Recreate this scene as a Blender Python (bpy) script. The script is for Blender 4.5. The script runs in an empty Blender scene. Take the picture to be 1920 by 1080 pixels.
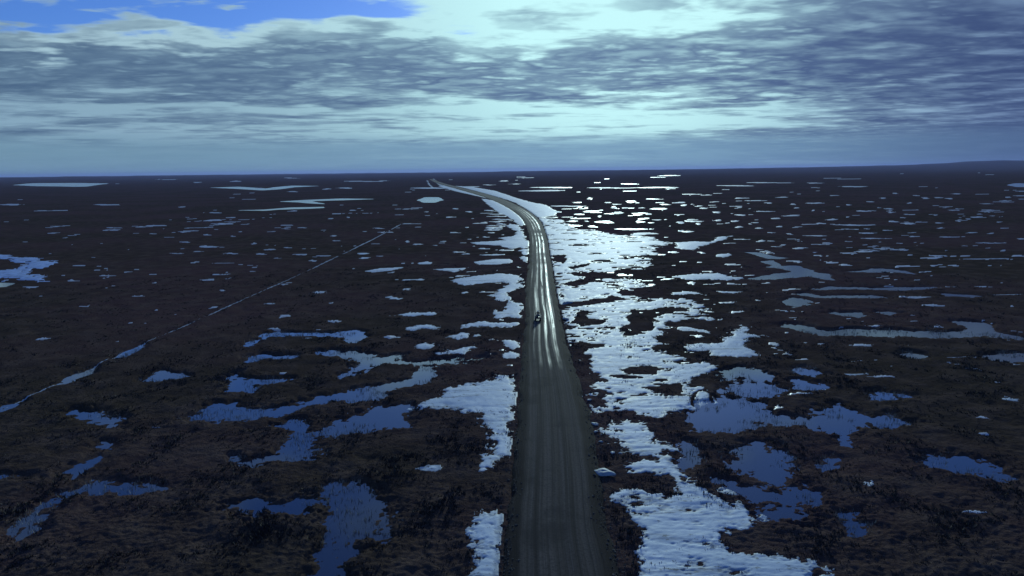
import bpy, bmesh, math, random
import numpy as np
from mathutils import Vector, Matrix

random.seed(7)
SC = bpy.context.scene
COL = SC.collection

# ------------------------------------------------------------------ camera
IMG_W, IMG_H, FPX = 1920.0, 1080.0, 1283.0
CAM_H = 28.0
PITCH = math.radians(9.70)
ROLL = math.radians(0.68)
cam_data = bpy.data.cameras.new("camera")
cam_data.sensor_width = 36.0
cam_data.lens = 36.0 * FPX / IMG_W
cam_data.clip_start = 0.5
cam_data.clip_end = 60000.0
cam = bpy.data.objects.new("camera", cam_data)
COL.objects.link(cam)
CAM_M = Matrix.Rotation(math.pi / 2 - PITCH, 3, 'X') @ Matrix.Rotation(-ROLL, 3, 'Z')
cam.location = (0, 0, CAM_H)
cam.rotation_euler = CAM_M.to_euler()
SC.camera = cam
CM = np.array(CAM_M)

# ------------------------------------------------------------------ view
SC.view_settings.view_transform = 'Standard'
SC.view_settings.look = 'None'
SC.view_settings.gamma = 1.0
SC.view_settings.use_curve_mapping = False
SC.view_settings.exposure = 0.5

# ------------------------------------------------------------------ sun
SUN_AZ = math.radians(8.6)
SUN_EL = math.radians(13.5)
sd = Vector((math.sin(SUN_AZ) * math.cos(SUN_EL), math.cos(SUN_AZ) * math.cos(SUN_EL), math.sin(SUN_EL)))
sun_data = bpy.data.lights.new("sun", 'SUN')
sun_data.energy = 1.5
sun_data.angle = math.radians(4.5)
sun_data.color = (0.76, 1.0, 0.97)
sun = bpy.data.objects.new("sun", sun_data)
COL.objects.link(sun)
sun.rotation_euler = sd.to_track_quat('Z', 'Y').to_euler()
sun.location = (60, 400, 120)


# ------------------------------------------------------------------ node expressions
class NX:
    """A float socket that can be written in as arithmetic."""
    def __init__(self, tree, sock):
        self.t, self.s = tree, sock

    def _m(self, op, *args):
        n = self.t.nodes.new('ShaderNodeMath')
        n.operation = op
        for i, a in enumerate((self,) + args):
            if isinstance(a, NX):
                self.t.links.new(a.s, n.inputs[i])
            else:
                n.inputs[i].default_value = float(a)
        return NX(self.t, n.outputs[0])

    def __add__(self, o): return self._m('ADD', o)
    def __radd__(self, o): return self._m('ADD', o)
    def __sub__(self, o): return self._m('SUBTRACT', o)
    def __rsub__(self, o): return self._m('MULTIPLY', -1.0) + o
    def __mul__(self, o): return self._m('MULTIPLY', o)
    def __rmul__(self, o): return self._m('MULTIPLY', o)
    def __truediv__(self, o): return self._m('DIVIDE', o)
    def max(self, o): return self._m('MAXIMUM', o)
    def min(self, o): return self._m('MINIMUM', o)
    def pow(self, o): return self._m('POWER', o)
    def sqrt(self): return self._m('SQRT')
    def exp(self): return self._m('EXPONENT')
    def abs(self): return self._m('ABSOLUTE')
    def sin(self): return self._m('SINE')

    def ss(self, a, b, lo=0.0, hi=1.0):
        n = self.t.nodes.new('ShaderNodeMapRange')
        n.interpolation_type = 'SMOOTHSTEP'
        if a > b:
            a, b, lo, hi = b, a, hi, lo
        self.t.links.new(self.s, n.inputs[0])
        for i, v in enumerate((a, b, lo, hi)):
            n.inputs[1 + i].default_value = v
        return NX(self.t, n.outputs[0])


def vec(t, x, y, z):
    n = t.nodes.new('ShaderNodeCombineXYZ')
    for i, a in enumerate((x, y, z)):
        if isinstance(a, NX):
            t.links.new(a.s, n.inputs[i])
        else:
            n.inputs[i].default_value = float(a)
    return n.outputs[0]


def sep(t, sock):
    n = t.nodes.new('ShaderNodeSeparateXYZ')
    t.links.new(sock, n.inputs[0])
    return [NX(t, o) for o in n.outputs]


def noise(t, v, scale, detail=4.0, rough=0.55, dist=0.0):
    n = t.nodes.new('ShaderNodeTexNoise')
    n.inputs['Scale'].default_value = scale
    n.inputs['Detail'].default_value = detail
    n.inputs['Roughness'].default_value = rough
    n.inputs['Distortion'].default_value = dist
    if v is not None:
        t.links.new(v, n.inputs['Vector'])
    return NX(t, n.outputs[0])


def cmix(t, f, a, b, blend='MIX'):
    n = t.nodes.new('ShaderNodeMix')
    n.data_type = 'RGBA'
    n.blend_type = blend
    n.clamp_factor = True
    for sock, v in ((n.inputs[0], f), (n.inputs[6], a), (n.inputs[7], b)):
        if isinstance(v, NX):
            t.links.new(v.s, sock)
        elif isinstance(v, bpy.types.NodeSocket):
            t.links.new(v, sock)
        elif isinstance(v, (int, float)):
            sock.default_value = v
        else:
            sock.default_value = (v[0], v[1], v[2], 1.0)
    return n.outputs[2]


# ------------------------------------------------------------------ world: Nishita sky behind a cloud deck
world = bpy.data.worlds.new("World")
SC.world = world
world.use_nodes = True
wt = world.node_tree
for n in list(wt.nodes):
    wt.nodes.remove(n)
w_out = wt.nodes.new('ShaderNodeOutputWorld')
w_bg = wt.nodes.new('ShaderNodeBackground')
wt.links.new(w_bg.outputs[0], w_out.inputs[0])
SKY_STRENGTH = 0.1
w_bg.inputs[1].default_value = SKY_STRENGTH
sky = wt.nodes.new('ShaderNodeTexSky')
sky.sky_type = 'NISHITA'
sky.sun_disc = False
sky.sun_elevation = SUN_EL
sky.sun_rotation = SUN_AZ
sky.air_density = 1.0
sky.dust_density = 0.3
sky.ozone_density = 3.0
tc = wt.nodes.new('ShaderNodeTexCoord')
dx, dy, dz = sep(wt, tc.outputs['Generated'])
zc = dz.max(0.0) + 0.07                        # the deck curves down with the earth
Px, Py = dx / zc, dy / zc                       # where the ray meets the cloud deck
P = vec(wt, Px, Py, 0.0)
hyp = (dx * dx + dy * dy).sqrt().max(0.05)
el = dz / hyp                                   # tangent of elevation
saz = dx / hyp                                  # sine of azimuth
caz = dy / hyp
sdot = dx * sd.x + dy * sd.y + dz * sd.z
gs = ((sdot - 1.0) * 30.0).exp()                # close to the sun
gm = ((sdot - 1.0) * 9.0).exp()
gn = ((sdot - 1.0) * 14.0).exp()                 # its wide surround
n_big = noise(wt, P, 0.42, 3.0, 0.5)
n_mid = noise(wt, vec(wt, Px * 0.85, Py, 0.0), 1.35, 5.0, 0.55, 0.3)
n_fin = noise(wt, vec(wt, Px * 0.75, Py * 1.1, 3.7), 4.4, 3.0, 0.55, 0.2)
n_str = noise(wt, vec(wt, saz * 5.0, el * 85.0, caz), 1.0, 5.0, 0.62, 0.6)   # far rolls of cloud seen edge on
ew = el + (n_mid - 0.5) * 0.06 * el.ss(0.03, 0.14) + (n_str - 0.5) * 0.016
# open blue sky: the gap ahead on the left, and broken cover overhead
edge = Py + (n_mid - 0.5) * 1.9 + (n_fin - 0.5) * 0.9
gap = edge.ss(3.55, 3.28) * (Px + (n_mid - 0.5) * 1.6 + (n_fin - 0.5) * 0.5).ss(-0.35, -0.65)
high = (el + (n_mid - 0.5) * 0.16 + (n_big - 0.5) * 0.12 - gs * 0.06).ss(0.235, 0.30) * n_fin.ss(0.75, 0.45, 0.55, 0.95)
gap = gap * (1.0 - (n_fin + (n_mid - 0.5) * 0.8).ss(0.52, 0.70) * 0.85)
gap = gap.max(high)
# thickness of the deck
right = (saz + (el - 0.12) * 1.0).ss(0.0, 0.52)
lowf = el.ss(0.15, 0.07)
band_far = ew.ss(0.040, 0.056) * ew.ss(0.108, 0.074)      # thin, luminous far part of the deck
band_mid = ew.ss(0.082, 0.112) * ew.ss(0.205, 0.155)
thick = (n_big - 0.5) * 0.5 + (n_mid - 0.5) * 1.7 + (n_fin - 0.5) * (1.0 - lowf * 0.4) * 2.7 + (n_str - 0.5) * lowf * 2.4 + 0.45
thick = thick + right * 0.42 - band_far * gm * 0.32 + band_mid * 0.46 - gs * el.ss(0.14, 0.20, 0.12, 0.44)
rim = edge.ss(4.15, 3.6) * Px.ss(0.2, -0.5)      # thin bright front of the deck against the blue
thick = (thick - rim * 0.30).ss(0.10, 0.90)
streak = n_fin.ss(0.54, 0.72) * n_mid.ss(0.66, 0.42)
lit = (gn * 0.85 + gs * 0.35).min(1.0)
c_thin = cmix(wt, right, (1.7, 2.75, 3.6), (0.78, 1.12, 2.7))
c_thin = cmix(wt, rim * 0.4, c_thin, (4.0, 5.6, 6.0))
c_thin = cmix(wt, lit, c_thin, (4.2, 6.9, 7.1))
c_thick = cmix(wt, right, (0.48, 0.92, 1.6), (0.11, 0.21, 0.85))
c_thick = cmix(wt, gm * 0.9, c_thick, (0.72, 1.2, 2.3))
c_thick = cmix(wt, n_fin.ss(0.35, 0.70) * 0.35, c_thick, c_thin)
c_cloud = cmix(wt, thick, c_thin, c_thick)
c_cloud = cmix(wt, streak * 0.5, c_cloud, c_thin)
c_clear = cmix(wt, 1.0, sky.outputs[0], (0.25, 0.41, 0.82), 'MULTIPLY')
c_sky = cmix(wt, gap, c_cloud, c_clear)
# the murk low over the horizon
c_low = cmix(wt, right, (1.15, 2.1, 2.8), (0.25, 0.45, 1.25))
c_low = cmix(wt, gm * 0.8, c_low, (1.35, 2.5, 3.8))
c_low = cmix(wt, n_str.ss(0.45, 0.75) * 0.30, c_low, c_thin)
c_sky = cmix(wt, (ew + (n_big - 0.5) * 0.010 * el.ss(0.02, 0.05)).ss(0.058, 0.030) * 0.90, c_sky, c_low)
wt.links.new(c_sky, w_bg.inputs[0])


# ------------------------------------------------------------------ pixel <-> ground
def ray(px, py):
    v = np.stack([(np.asarray(px, float) - IMG_W / 2) / FPX, (IMG_H / 2 - np.asarray(py, float)) / FPX,
                  -np.ones_like(np.asarray(px, float))], -1)
    return v @ CM.T


def ground(px, py, z=0.0):
    r = ray(px, py)
    k = (z - CAM_H) / np.minimum(r[..., 2], -0.0012)
    return r[..., 0] * k, r[..., 1] * k


# ------------------------------------------------------------------ numpy gradient noise
_rng = np.random.RandomState(3)
_perm = _rng.permutation(256).astype(np.int32)
_perm = np.concatenate([_perm, _perm])
_ga = _rng.rand(256) * 2 * np.pi
_gx, _gy = np.cos(_ga), np.sin(_ga)


def perlin(x, y, seed=0):
    x = x + seed * 17.31
    y = y - seed * 9.77
    xi, yi = np.floor(x).astype(np.int64), np.floor(y).astype(np.int64)
    xf, yf = x - xi, y - yi
    xi &= 255
    yi &= 255
    u = xf * xf * xf * (xf * (xf * 6 - 15) + 10)
    v = yf * yf * yf * (yf * (yf * 6 - 15) + 10)

    def g(ix, iy, fx, fy):
        h = _perm[_perm[ix & 255] + (iy & 255)]
        return _gx[h] * fx + _gy[h] * fy
    a = g(xi, yi, xf, yf)
    b = g(xi + 1, yi, xf - 1, yf)
    c = g(xi, yi + 1, xf, yf - 1)
    d = g(xi + 1, yi + 1, xf - 1, yf - 1)
    return ((a + u * (b - a)) + v * ((c + u * (d - c)) - (a + u * (b - a)))) * 1.5


def fbm(x, y, wl, octs, seed=0, rough=0.5):
    s, a = 0, 1.0
    for o in range(octs):
        s = s + a * perlin(x / wl, y / wl, seed + o)
        wl *= 0.47
        a *= rough
    return s


def sstep(a, b, x):
    t = np.clip((x - a) / (b - a), 0, 1)
    return t * t * (3 - 2 * t)


# ------------------------------------------------------------------ object helpers
def tag(o, label, cat, group=None, kind=None):
    o['label'] = label
    o['category'] = cat
    if group:
        o['group'] = group
    if kind:
        o['kind'] = kind
    return o


def link_mesh(name, me, mat, parent=None, smooth=True):
    o = bpy.data.objects.new(name, me)
    COL.objects.link(o)
    if mat is not None:
        me.materials.append(mat)
    if smooth:
        me.polygons.foreach_set('use_smooth', np.ones(len(me.polygons), dtype=bool))
    if parent:
        o.parent = parent
    return o


def quads_mesh(name, verts, faces):
    """verts (N,3), faces (M,4) or (M,3) as arrays -> mesh."""
    me = bpy.data.meshes.new(name)
    k = faces.shape[1]
    me.vertices.add(len(verts))
    me.vertices.foreach_set('co', np.ascontiguousarray(verts, dtype=np.float32).ravel())
    me.loops.add(faces.size)
    me.loops.foreach_set('vertex_index', np.ascontiguousarray(faces, dtype=np.int32).ravel())
    me.polygons.add(len(faces))
    me.polygons.foreach_set('loop_start', np.arange(0, faces.size, k, dtype=np.int32))
    me.update(calc_edges=True)
    return me


# ------------------------------------------------------------------ materials
def new_mat(name):
    m = bpy.data.materials.new(name)
    m.use_nodes = True
    t = m.node_tree
    b = t.nodes['Principled BSDF']
    return m, t, b


def obj_xyz(t):
    n = t.nodes.new('ShaderNodeTexCoord')
    return n.outputs['Object']


def bump(t, b, h, strength, dist):
    n = t.nodes.new('ShaderNodeBump')
    n.inputs['Strength'].default_value = strength
    n.inputs['Distance'].default_value = dist
    t.links.new(h.s, n.inputs['Height'])
    t.links.new(n.outputs[0], b.inputs['Normal'])


def mat_tundra():
    m, t, b = new_mat('tundra')
    v = obj_xyz(t)
    big = noise(t, v, 0.018, 3, 0.5)
    mid = noise(t, v, 0.22, 5, 0.6)
    fin = noise(t, v, 2.6, 5, 0.65)
    c = cmix(t, big.ss(0.36, 0.64), (0.066, 0.048, 0.033), (0.094, 0.056, 0.050))
    c = cmix(t, mid.ss(0.40, 0.72) * 0.75, c, (0.125, 0.086, 0.066))
    c = cmix(t, fin.ss(0.44, 0.30) * 0.6, c, (0.026, 0.024, 0.018))
    t.links.new(c, b.inputs['Base Color'])
    b.inputs['Roughness'].default_value = 0.85
    b.inputs['Specular IOR Level'].default_value = 0.0
    bump(t, b, fin + mid * 1.5, 0.9, 0.25)
    return m


def mat_water():
    m, t, b = new_mat('pond_water')
    v = obj_xyz(t)
    b.inputs['Base Color'].default_value = (0.010, 0.012, 0.034, 1)
    b.inputs['Roughness'].default_value = 0.07
    b.inputs['IOR'].default_value = 1.75
    bump(t, b, noise(t, v, 1.3, 3, 0.5), 0.025, 0.05)
    return m


def mat_snow():
    m, t, b = new_mat('wet_snow')
    v = obj_xyz(t)
    at = t.nodes.new('ShaderNodeAttribute')
    at.attribute_name = 'depth'                  # metres in from the melting edge
    dep = NX(t, at.outputs['Fac'])
    big = noise(t, v, 0.15, 4, 0.55)
    vx, vy, vz = sep(t, v)
    fin = noise(t, vec(t, vx * 0.8, vy * 1.3, 0.0), 1.7, 6, 0.66)
    row = noise(t, vec(t, vx * 0.14, vy * 0.85, 4.0), 1.0, 5, 0.62, 0.4)
    c = cmix(t, big.ss(0.38, 0.68) * 0.6, (0.74, 0.80, 0.82), (0.52, 0.60, 0.65))
    c = cmix(t, row.ss(0.55, 0.68) * 0.6, c, (0.30, 0.34, 0.38))
    c = cmix(t, (fin + (row - 0.5) * 0.35).ss(0.57, 0.68) * 0.85, c, (0.16, 0.17, 0.17))
    thin = (dep + (fin - 0.5) * 1.6).ss(0.75, 0.0)
    c = cmix(t, thin * 0.75, c, (0.26, 0.29, 0.31))
    t.links.new(c, b.inputs['Base Color'])
    r = 0.62 - thin * 0.10
    t.links.new(r.s, b.inputs['Roughness'])
    b.inputs['IOR'].default_value = 1.33
    b.inputs['Specular IOR Level'].default_value = 0.07
    bump(t, b, fin + noise(t, v, 6.0, 3, 0.6) * 0.4, 0.22, 0.08)
    return m


def mat_slush(name, col):
    m, t, b = new_mat(name)
    n = noise(t, obj_xyz(t), 0.5, 5, 0.65)
    c = cmix(t, n.ss(0.40, 0.66) * 0.8, col, tuple(x * 0.45 for x in col))
    t.links.new(c, b.inputs['Base Color'])
    b.inputs['Roughness'].default_value = 0.5
    b.inputs['Specular IOR Level'].default_value = 0.3
    return m


def mat_road():
    m, t, b = new_mat('gravel_road')
    uvn = t.nodes.new('ShaderNodeUVMap')
    u, w, _ = sep(t, uvn.outputs[0])             # u across -1..1, w metres along
    v = obj_xyz(t)
    lon = noise(t, vec(t, u * 7.0, w * 0.012, 0.0), 1.0, 4, 0.6)
    lon2 = noise(t, vec(t, u * 34.0, w * 0.03, 5.0), 1.0, 3, 0.6)
    fin = noise(t, v, 5.0, 4, 0.65)
    c = cmix(t, lon.ss(0.34, 0.68), (0.046, 0.039, 0.033), (0.132, 0.110, 0.092))
    c = cmix(t, lon2.ss(0.48, 0.72) * 0.5, c, (0.145, 0.126, 0.110))
    c = cmix(t, fin.ss(0.55, 0.36) * 0.45, c, (0.022, 0.022, 0.022))
    damp_ = noise(t, v, 0.16, 4, 0.6).ss(0.50, 0.66)
    c = cmix(t, damp_ * 0.6, c, (0.034, 0.031, 0.028))
    c = cmix(t, u.abs().ss(0.60, 0.74) * 0.85, c, (0.024, 0.020, 0.018))
    # melt water standing in the wheel tracks of the sodden stretch
    tr = ((u - 0.10).abs() - 0.0).ss(0.10, 0.02).max(((u - 0.46).abs()).ss(0.12, 0.03)).max(((u + 0.22).abs()).ss(0.08, 0.02) * 0.6)
    tr = (tr * 0.75 + lon.ss(0.52, 0.66) * u.abs().ss(0.75, 0.45) * 0.6) * lon2.ss(0.30, 0.52) * noise(t, vec(t, u * 5.0, w * 0.05, 2.0), 1.0, 3, 0.6).ss(0.28, 0.50)
    wet = w.ss(92.0, 100.0) * w.ss(560.0, 420.0)
    wet = wet * noise(t, vec(t, 0.0, w * 0.021, 9.0), 1.0, 3, 0.6).ss(0.33, 0.52)
    wet = (wet * tr)
    c = cmix(t, wet * 0.6, c, (0.016, 0.017, 0.017))
    t.links.new(c, b.inputs['Base Color'])
    r = 0.86 - wet * 0.52
    t.links.new(r.s, b.inputs['Roughness'])
    sp = 0.02 + wet * 0.45
    t.links.new(sp.s, b.inputs['Specular IOR Level'])
    bump(t, b, fin * (1.0 - wet * 0.9) * 0.5 + lon2 * 1.2 + lon, 0.5, 0.10)
    return m


def plain(name, col, rough, metal=0.0, var=0.25, scale=8.0):
    m, t, b = new_mat(name)
    n = noise(t, obj_xyz(t), scale, 4, 0.6)
    c = cmix(t, n.ss(0.35, 0.7) * var, col, tuple(x * 0.45 for x in col))
    t.links.new(c, b.inputs['Base Color'])
    b.inputs['Roughness'].default_value = rough
    b.inputs['Metallic'].default_value = metal
    return m


M_TUNDRA, M_WATER, M_SNOW, M_ROAD = mat_tundra(), mat_water(), mat_snow(), mat_road()
M_SLUSH, M_ICE = mat_slush('grey_slush', (0.50, 0.53, 0.58)), mat_slush('blue_ice', (0.42, 0.55, 0.80))
M_SHRUB = plain('dwarf_shrub', (0.050, 0.039, 0.028), 0.85, 0, 0.8, 0.7)
M_SEDGE = plain('dry_sedge', (0.40, 0.36, 0.27), 0.7, 0, 0.4, 0.5)
M_HILL = plain('far_hills', (0.028, 0.027, 0.026), 0.9, 0, 0.6, 0.004)

# ------------------------------------------------------------------ outlines of ponds and snow, read off the photograph
# regions: (origin x, origin y, magnification)
RG = {'A': (0, 320, 3.0), 'B': (640, 320, 3.0), 'C': (1280, 320, 3.0),
      'D': (0, 640, 2.4545), 'E': (640, 640, 2.4545), 'F': (1280, 640, 2.4545), 'P': (0, 0, 1.0)}
PONDS, SNOWS, HOLES = [], [], []


def pond(label, reg, pts, **k):
    PONDS.append(dict(label=label, reg=reg, pts=pts, cat='pond', **k))


def snow(label, reg, pts, **k):
    SNOWS.append(dict(label=label, reg=reg, pts=pts, cat=k.pop('cat', 'snow patch'), **k))


def hole(reg, pts):
    HOLES.append(dict(reg=reg, pts=pts))


# --- ponds left of the road
pond('narrow blue water puddle filling the straight trail, upper of three', 'D', [(525, 78), (560, 52), (605, 32), (662, 12), (650, 32), (610, 52), (580, 70)], rag=.3)
pond('narrow blue water puddle filling the straight trail, middle of three', 'D', [(272, 194), (300, 172), (345, 148), (432, 120), (418, 145), (350, 180), (300, 193)], rag=.3)
pond('narrow water puddle on the straight trail at the left picture edge', 'D', [(-60, 320), (0, 300), (50, 283), (102, 272), (60, 300), (0, 322), (-60, 340)], rag=.3)
pond('small triangular blue pond alone on the left tundra', 'D', [(650, 182), (690, 160), (735, 130), (790, 140), (865, 158), (800, 172), (720, 180)], rag=.5)
pond('small blue pond with a thin tail pointing to the road', 'D', [(1000, 175), (1040, 155), (1080, 148), (1110, 165), (1170, 175), (1240, 168), (1330, 178), (1310, 190), (1170, 197), (1160, 232), (1080, 237), (1045, 228), (1050, 200), (1015, 190)], speck=.12, rag=.6)
pond('long winding blue pond curving up towards the road on the left', 'D', [(865, 345), (920, 335), (960, 300), (1020, 285), (1080, 282), (1110, 300), (1190, 310), (1280, 305), (1370, 285), (1450, 258), (1571, 232), (1621, 222), (1671, 212), (1751, 203), (1861, 183), (1915, 163), (1908, 138), (1941, 108), (2001, 113), (2013, 150), (1965, 187), (1871, 207), (1775, 230), (1738, 268), (1631, 278), (1571, 264), (1450, 292), (1340, 327), (1200, 352), (1050, 362), (870, 362)], rag=.5)
pond('blue pond shaped like a bent hook left of the snowy inlet', 'D', [(1260, 390), (1300, 370), (1370, 360), (1420, 385), (1432, 420), (1447, 455), (1462, 500), (1485, 525), (1420, 542), (1330, 543), (1250, 557), (1160, 580), (1100, 562), (1078, 528), (1110, 545), (1180, 528), (1270, 508), (1300, 470), (1340, 435), (1320, 408)], speck=.10, rag=.6)
pond('blue pond joining the tongue of snow left of the road', 'E', [(-125, 430), (-70, 395), (0, 370), (100, 328), (170, 298), (250, 292), (320, 300), (295, 350), (305, 385), (220, 397), (130, 408), (40, 418), (0, 430), (-60, 437)], rag=.6)
pond('small dark violet pond with a pointed left end, near left', 'D', [(290, 325), (340, 316), (440, 323), (500, 338), (558, 355), (545, 382), (490, 394), (430, 377), (370, 352)], rag=.5)
pond('tiny violet pool between two ponds at the near left', 'D', [(445, 480), (480, 460), (522, 470), (510, 492), (460, 494)], rag=.6)
pond('short slanting violet pond at the near left', 'D', [(300, 600), (340, 573), (400, 543), (460, 528), (467, 547), (400, 583), (370, 612), (340, 627)], rag=.5)
pond('dark violet pond bending down into the lower left corner', 'D', [(390, 660), (430, 643), (520, 646), (600, 658), (752, 653), (742, 682), (680, 692), (560, 700), (440, 692), (330, 702), (260, 747), (200, 787), (170, 850), (150, 892), (90, 912), (40, 902), (70, 830), (130, 783), (200, 743), (300, 698), (370, 678)], rag=.5)
pond('large dark blue pond nearest the camera left of the road', 'D', [(1040, 775), (1080, 738), (1180, 723), (1260, 735), (1350, 738), (1440, 718), (1500, 688), (1571, 671), (1631, 653), (1681, 653), (1721, 690), (1752, 720), (1775, 800), (1811, 850), (1751, 900), (1671, 930), (1631, 990), (1591, 1060), (1571, 1080), (1490, 1085), (1500, 1000), (1520, 900), (1530, 825), (1550, 775), (1480, 768), (1380, 778), (1250, 803), (1180, 812), (1100, 787)], speck=.08)
pond('thin violet sliver of water at the left picture edge', 'D', [(-60, 615), (0, 615), (120, 618), (110, 628), (0, 634), (-60, 634)], rag=.4)
pond('ragged blue water strip ending in a bright pool left of the road', 'A', [(1370, 977), (1420, 955), (1480, 912), (1560, 905), (1680, 908), (1800, 913), (1920, 903), (1985, 893), (2045, 903), (2055, 935), (2005, 967), (1950, 967), (1920, 942), (1790, 934), (1700, 928), (1600, 938), (1520, 933), (1460, 948), (1430, 972), (1390, 987)], speck=.08, rag=.5)
pond('short ragged blue water strip below the longer strip', 'A', [(1375, 1072), (1400, 1040), (1480, 1033), (1550, 1038), (1680, 1038), (1650, 1057), (1560, 1057), (1500, 1053), (1430, 1067), (1390, 1080)], rag=.5)
pond('branching lilac water channel winding towards the roadside on the left', 'E', [(-120, 45), (-60, 38), (0, 45), (60, 38), (130, 53), (200, 68), (290, 58), (262, 82), (330, 93), (470, 83), (600, 73), (695, 68), (690, 82), (560, 95), (400, 106), (300, 108), (220, 98), (145, 112), (75, 143), (0, 168), (-15, 155), (50, 120), (78, 95), (40, 77), (-40, 68), (-120, 60)], speck=.10, rag=.5)
snow('pale blue half frozen lake at the left picture edge', 'A', [(-160, 470), (0, 473), (80, 483), (180, 488), (305, 510), (300, 522), (240, 547), (170, 562), (240, 600), (295, 625), (190, 634), (100, 617), (0, 607), (-160, 600), (-160, 560), (0, 560), (80, 558), (150, 530), (90, 512), (0, 498), (-160, 495)], rag=.8, speck=.3, cat='ice', mat=M_ICE)
pond('small ragged pool under the pale blue lake at the left edge', 'A', [(-60, 630), (0, 628), (85, 630), (40, 653), (0, 655), (-60, 655)], rag=.5)
pond('far bright lilac lake strip low under the left horizon', 'A', [(90, 80), (200, 70), (400, 69), (595, 72), (460, 90), (330, 87), (240, 87)], rag=.2)
pond('far thin violet water line left of the vanishing road', 'A', [(1190, 95), (1330, 90), (1500, 101), (1550, 93), (1650, 84), (1790, 86), (1650, 93), (1560, 105), (1480, 110), (1330, 101)], rag=.2)
pond('far pale blue double water strip left of the road bend', 'A', [(1570, 173), (1720, 164), (1920, 156), (2120, 159), (1920, 166), (1740, 171), (1825, 187), (1740, 183), (1690, 178)], rag=.2)
pond('thin water line just below the far double strip', 'A', [(1330, 222), (1490, 218), (1640, 206), (1815, 203), (1815, 209), (1740, 213), (1560, 219), (1490, 225)], rag=.2)
pond('small far blue pool just left of the road bend', 'B', [(430, 165), (480, 149), (540, 149), (568, 165), (520, 179), (470, 179)], rag=.3)
# --- ponds right of the road
pond('large blue pond with two lobes right of the snow', 'F', [(60, 412), (35, 350), (75, 290), (150, 248), (180, 222), (212, 255), (300, 268), (390, 288), (430, 330), (500, 358), (585, 352), (640, 308), (720, 283), (800, 313), (870, 343), (960, 348), (1065, 380), (960, 388), (860, 378), (792, 384), (772, 422), (757, 475), (738, 472), (708, 432), (640, 403), (560, 383), (440, 378), (360, 388), (270, 408), (150, 418)], rag=.6, speck=.05)
pond('blue pool above the large two lobed pond on the right', 'F', [(200, 210), (260, 188), (350, 188), (430, 203), (475, 225), (430, 253), (330, 255), (250, 242)], rag=.5)
pond('speckled pale blue pool of melting ice on the right', 'F', [(175, 150), (200, 120), (290, 118), (370, 123), (432, 150), (432, 182), (370, 187), (260, 180), (190, 172)], speck=.16)
pond('small blue pool, upper of two beside the speckled pool', 'F', [(500, 125), (560, 118), (648, 145), (600, 157), (520, 154)], rag=.4)
pond('small blue pool, lower of two beside the speckled pool', 'F', [(505, 180), (560, 176), (673, 210), (620, 227), (520, 220)], rag=.4)
pond('small flat blue pond alone above the right lobe of the pond', 'F', [(850, 240), (920, 228), (1048, 252), (970, 272), (880, 267)], rag=.4)
pond('round violet blue pond dotted with sedge, right of the snow', 'F', [(210, 540), (240, 493), (300, 468), (370, 468), (430, 488), (482, 530), (513, 570), (503, 622), (440, 658), (370, 648), (300, 612), (250, 582)], rag=.6, speck=.06)
pond('tiny blue pool right of the round pond', 'F', [(620, 565), (680, 528), (738, 545), (715, 577), (650, 593)], rag=.5)
pond('violet strip of sedgy water under the round pond', 'F', [(150, 640), (230, 638), (330, 668), (430, 678), (560, 668), (623, 690), (628, 738), (540, 748), (440, 738), (330, 728), (250, 703), (170, 667)], speck=.08)
pond('dim sedgy pool beside the near snowfield', 'F', [(330, 760), (450, 748), (560, 768), (603, 800), (560, 843), (460, 833), (370, 803)], speck=.16)
pond('dark blue pond alone at the near right', 'F', [(1090, 555), (1150, 528), (1250, 523), (1370, 543), (1450, 578), (1495, 620), (1440, 637), (1350, 607), (1250, 597), (1150, 577)], rag=.5)
pond('blue pond running out at the right picture edge', 'F', [(1370, 70), (1450, 53), (1571, 56), (1700, 60), (1700, 98), (1571, 97), (1450, 90)], rag=.4)
pond('tiny blue pool above the lone flat pond on the right', 'F', [(1005, 58), (1050, 46), (1122, 65), (1090, 80), (1040, 74)], rag=.4)
pond('very dark pool in the lower right tundra', 'F', [(720, 790), (800, 788), (853, 850), (830, 903), (770, 893)], speck=.10)
pond('violet pool squeezed between the snow and the round pond', 'F', [(-10, 450), (40, 468), (82, 520), (60, 563), (20, 603), (-10, 590)], speck=.06)
pond('long lilac pond stretching to the right picture edge', 'C', [(550, 870), (590, 858), (680, 868), (760, 888), (830, 898), (950, 891), (1060, 895), (1200, 891), (1300, 901), (1450, 903), (1560, 906), (1600, 890), (1540, 860), (1530, 846), (1620, 846), (1700, 858), (1732, 885), (1762, 905), (1850, 918), (1960, 942), (1940, 954), (1800, 937), (1700, 927), (1560, 933), (1420, 941), (1300, 933), (1100, 928), (900, 925), (760, 923), (680, 907), (600, 887)], rag=.4)
pond('small pale blue pool right of the sunlit ice', 'C', [(560, 740), (600, 713), (680, 718), (722, 735), (680, 762), (620, 767)], rag=.4)
pond('grey wedge of water above the long lilac pond', 'C', [(800, 800), (870, 794), (960, 796), (1015, 793), (1022, 810), (990, 825), (920, 814)], rag=.3)
pond('thin grey water lens above the long lilac pond', 'C', [(1090, 795), (1160, 790), (1228, 800), (1170, 812)], rag=.3)
pond('very long thin lilac water line, upper of two on the right', 'C', [(730, 666), (830, 650), (950, 653), (1100, 658), (1250, 653), (1432, 653), (1350, 667), (1200, 672), (1000, 667), (850, 664), (770, 670)], rag=.25)
pond('very long thin grey water line, lower of two on the right', 'C', [(630, 693), (700, 685), (780, 703), (900, 700), (1050, 698), (1168, 711), (1050, 716), (900, 713), (770, 716), (690, 704)], rag=.25)
pond('thin grey water line near the right picture edge', 'C', [(1450, 688), (1560, 693), (1702, 704), (1600, 712), (1480, 704)], rag=.25)
pond('curved thin lilac water line on the far right plain', 'C', [(920, 568), (1050, 558), (1060, 546), (1160, 551), (1250, 561), (1322, 582), (1280, 581), (1180, 568), (1060, 573)], rag=.25)
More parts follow.
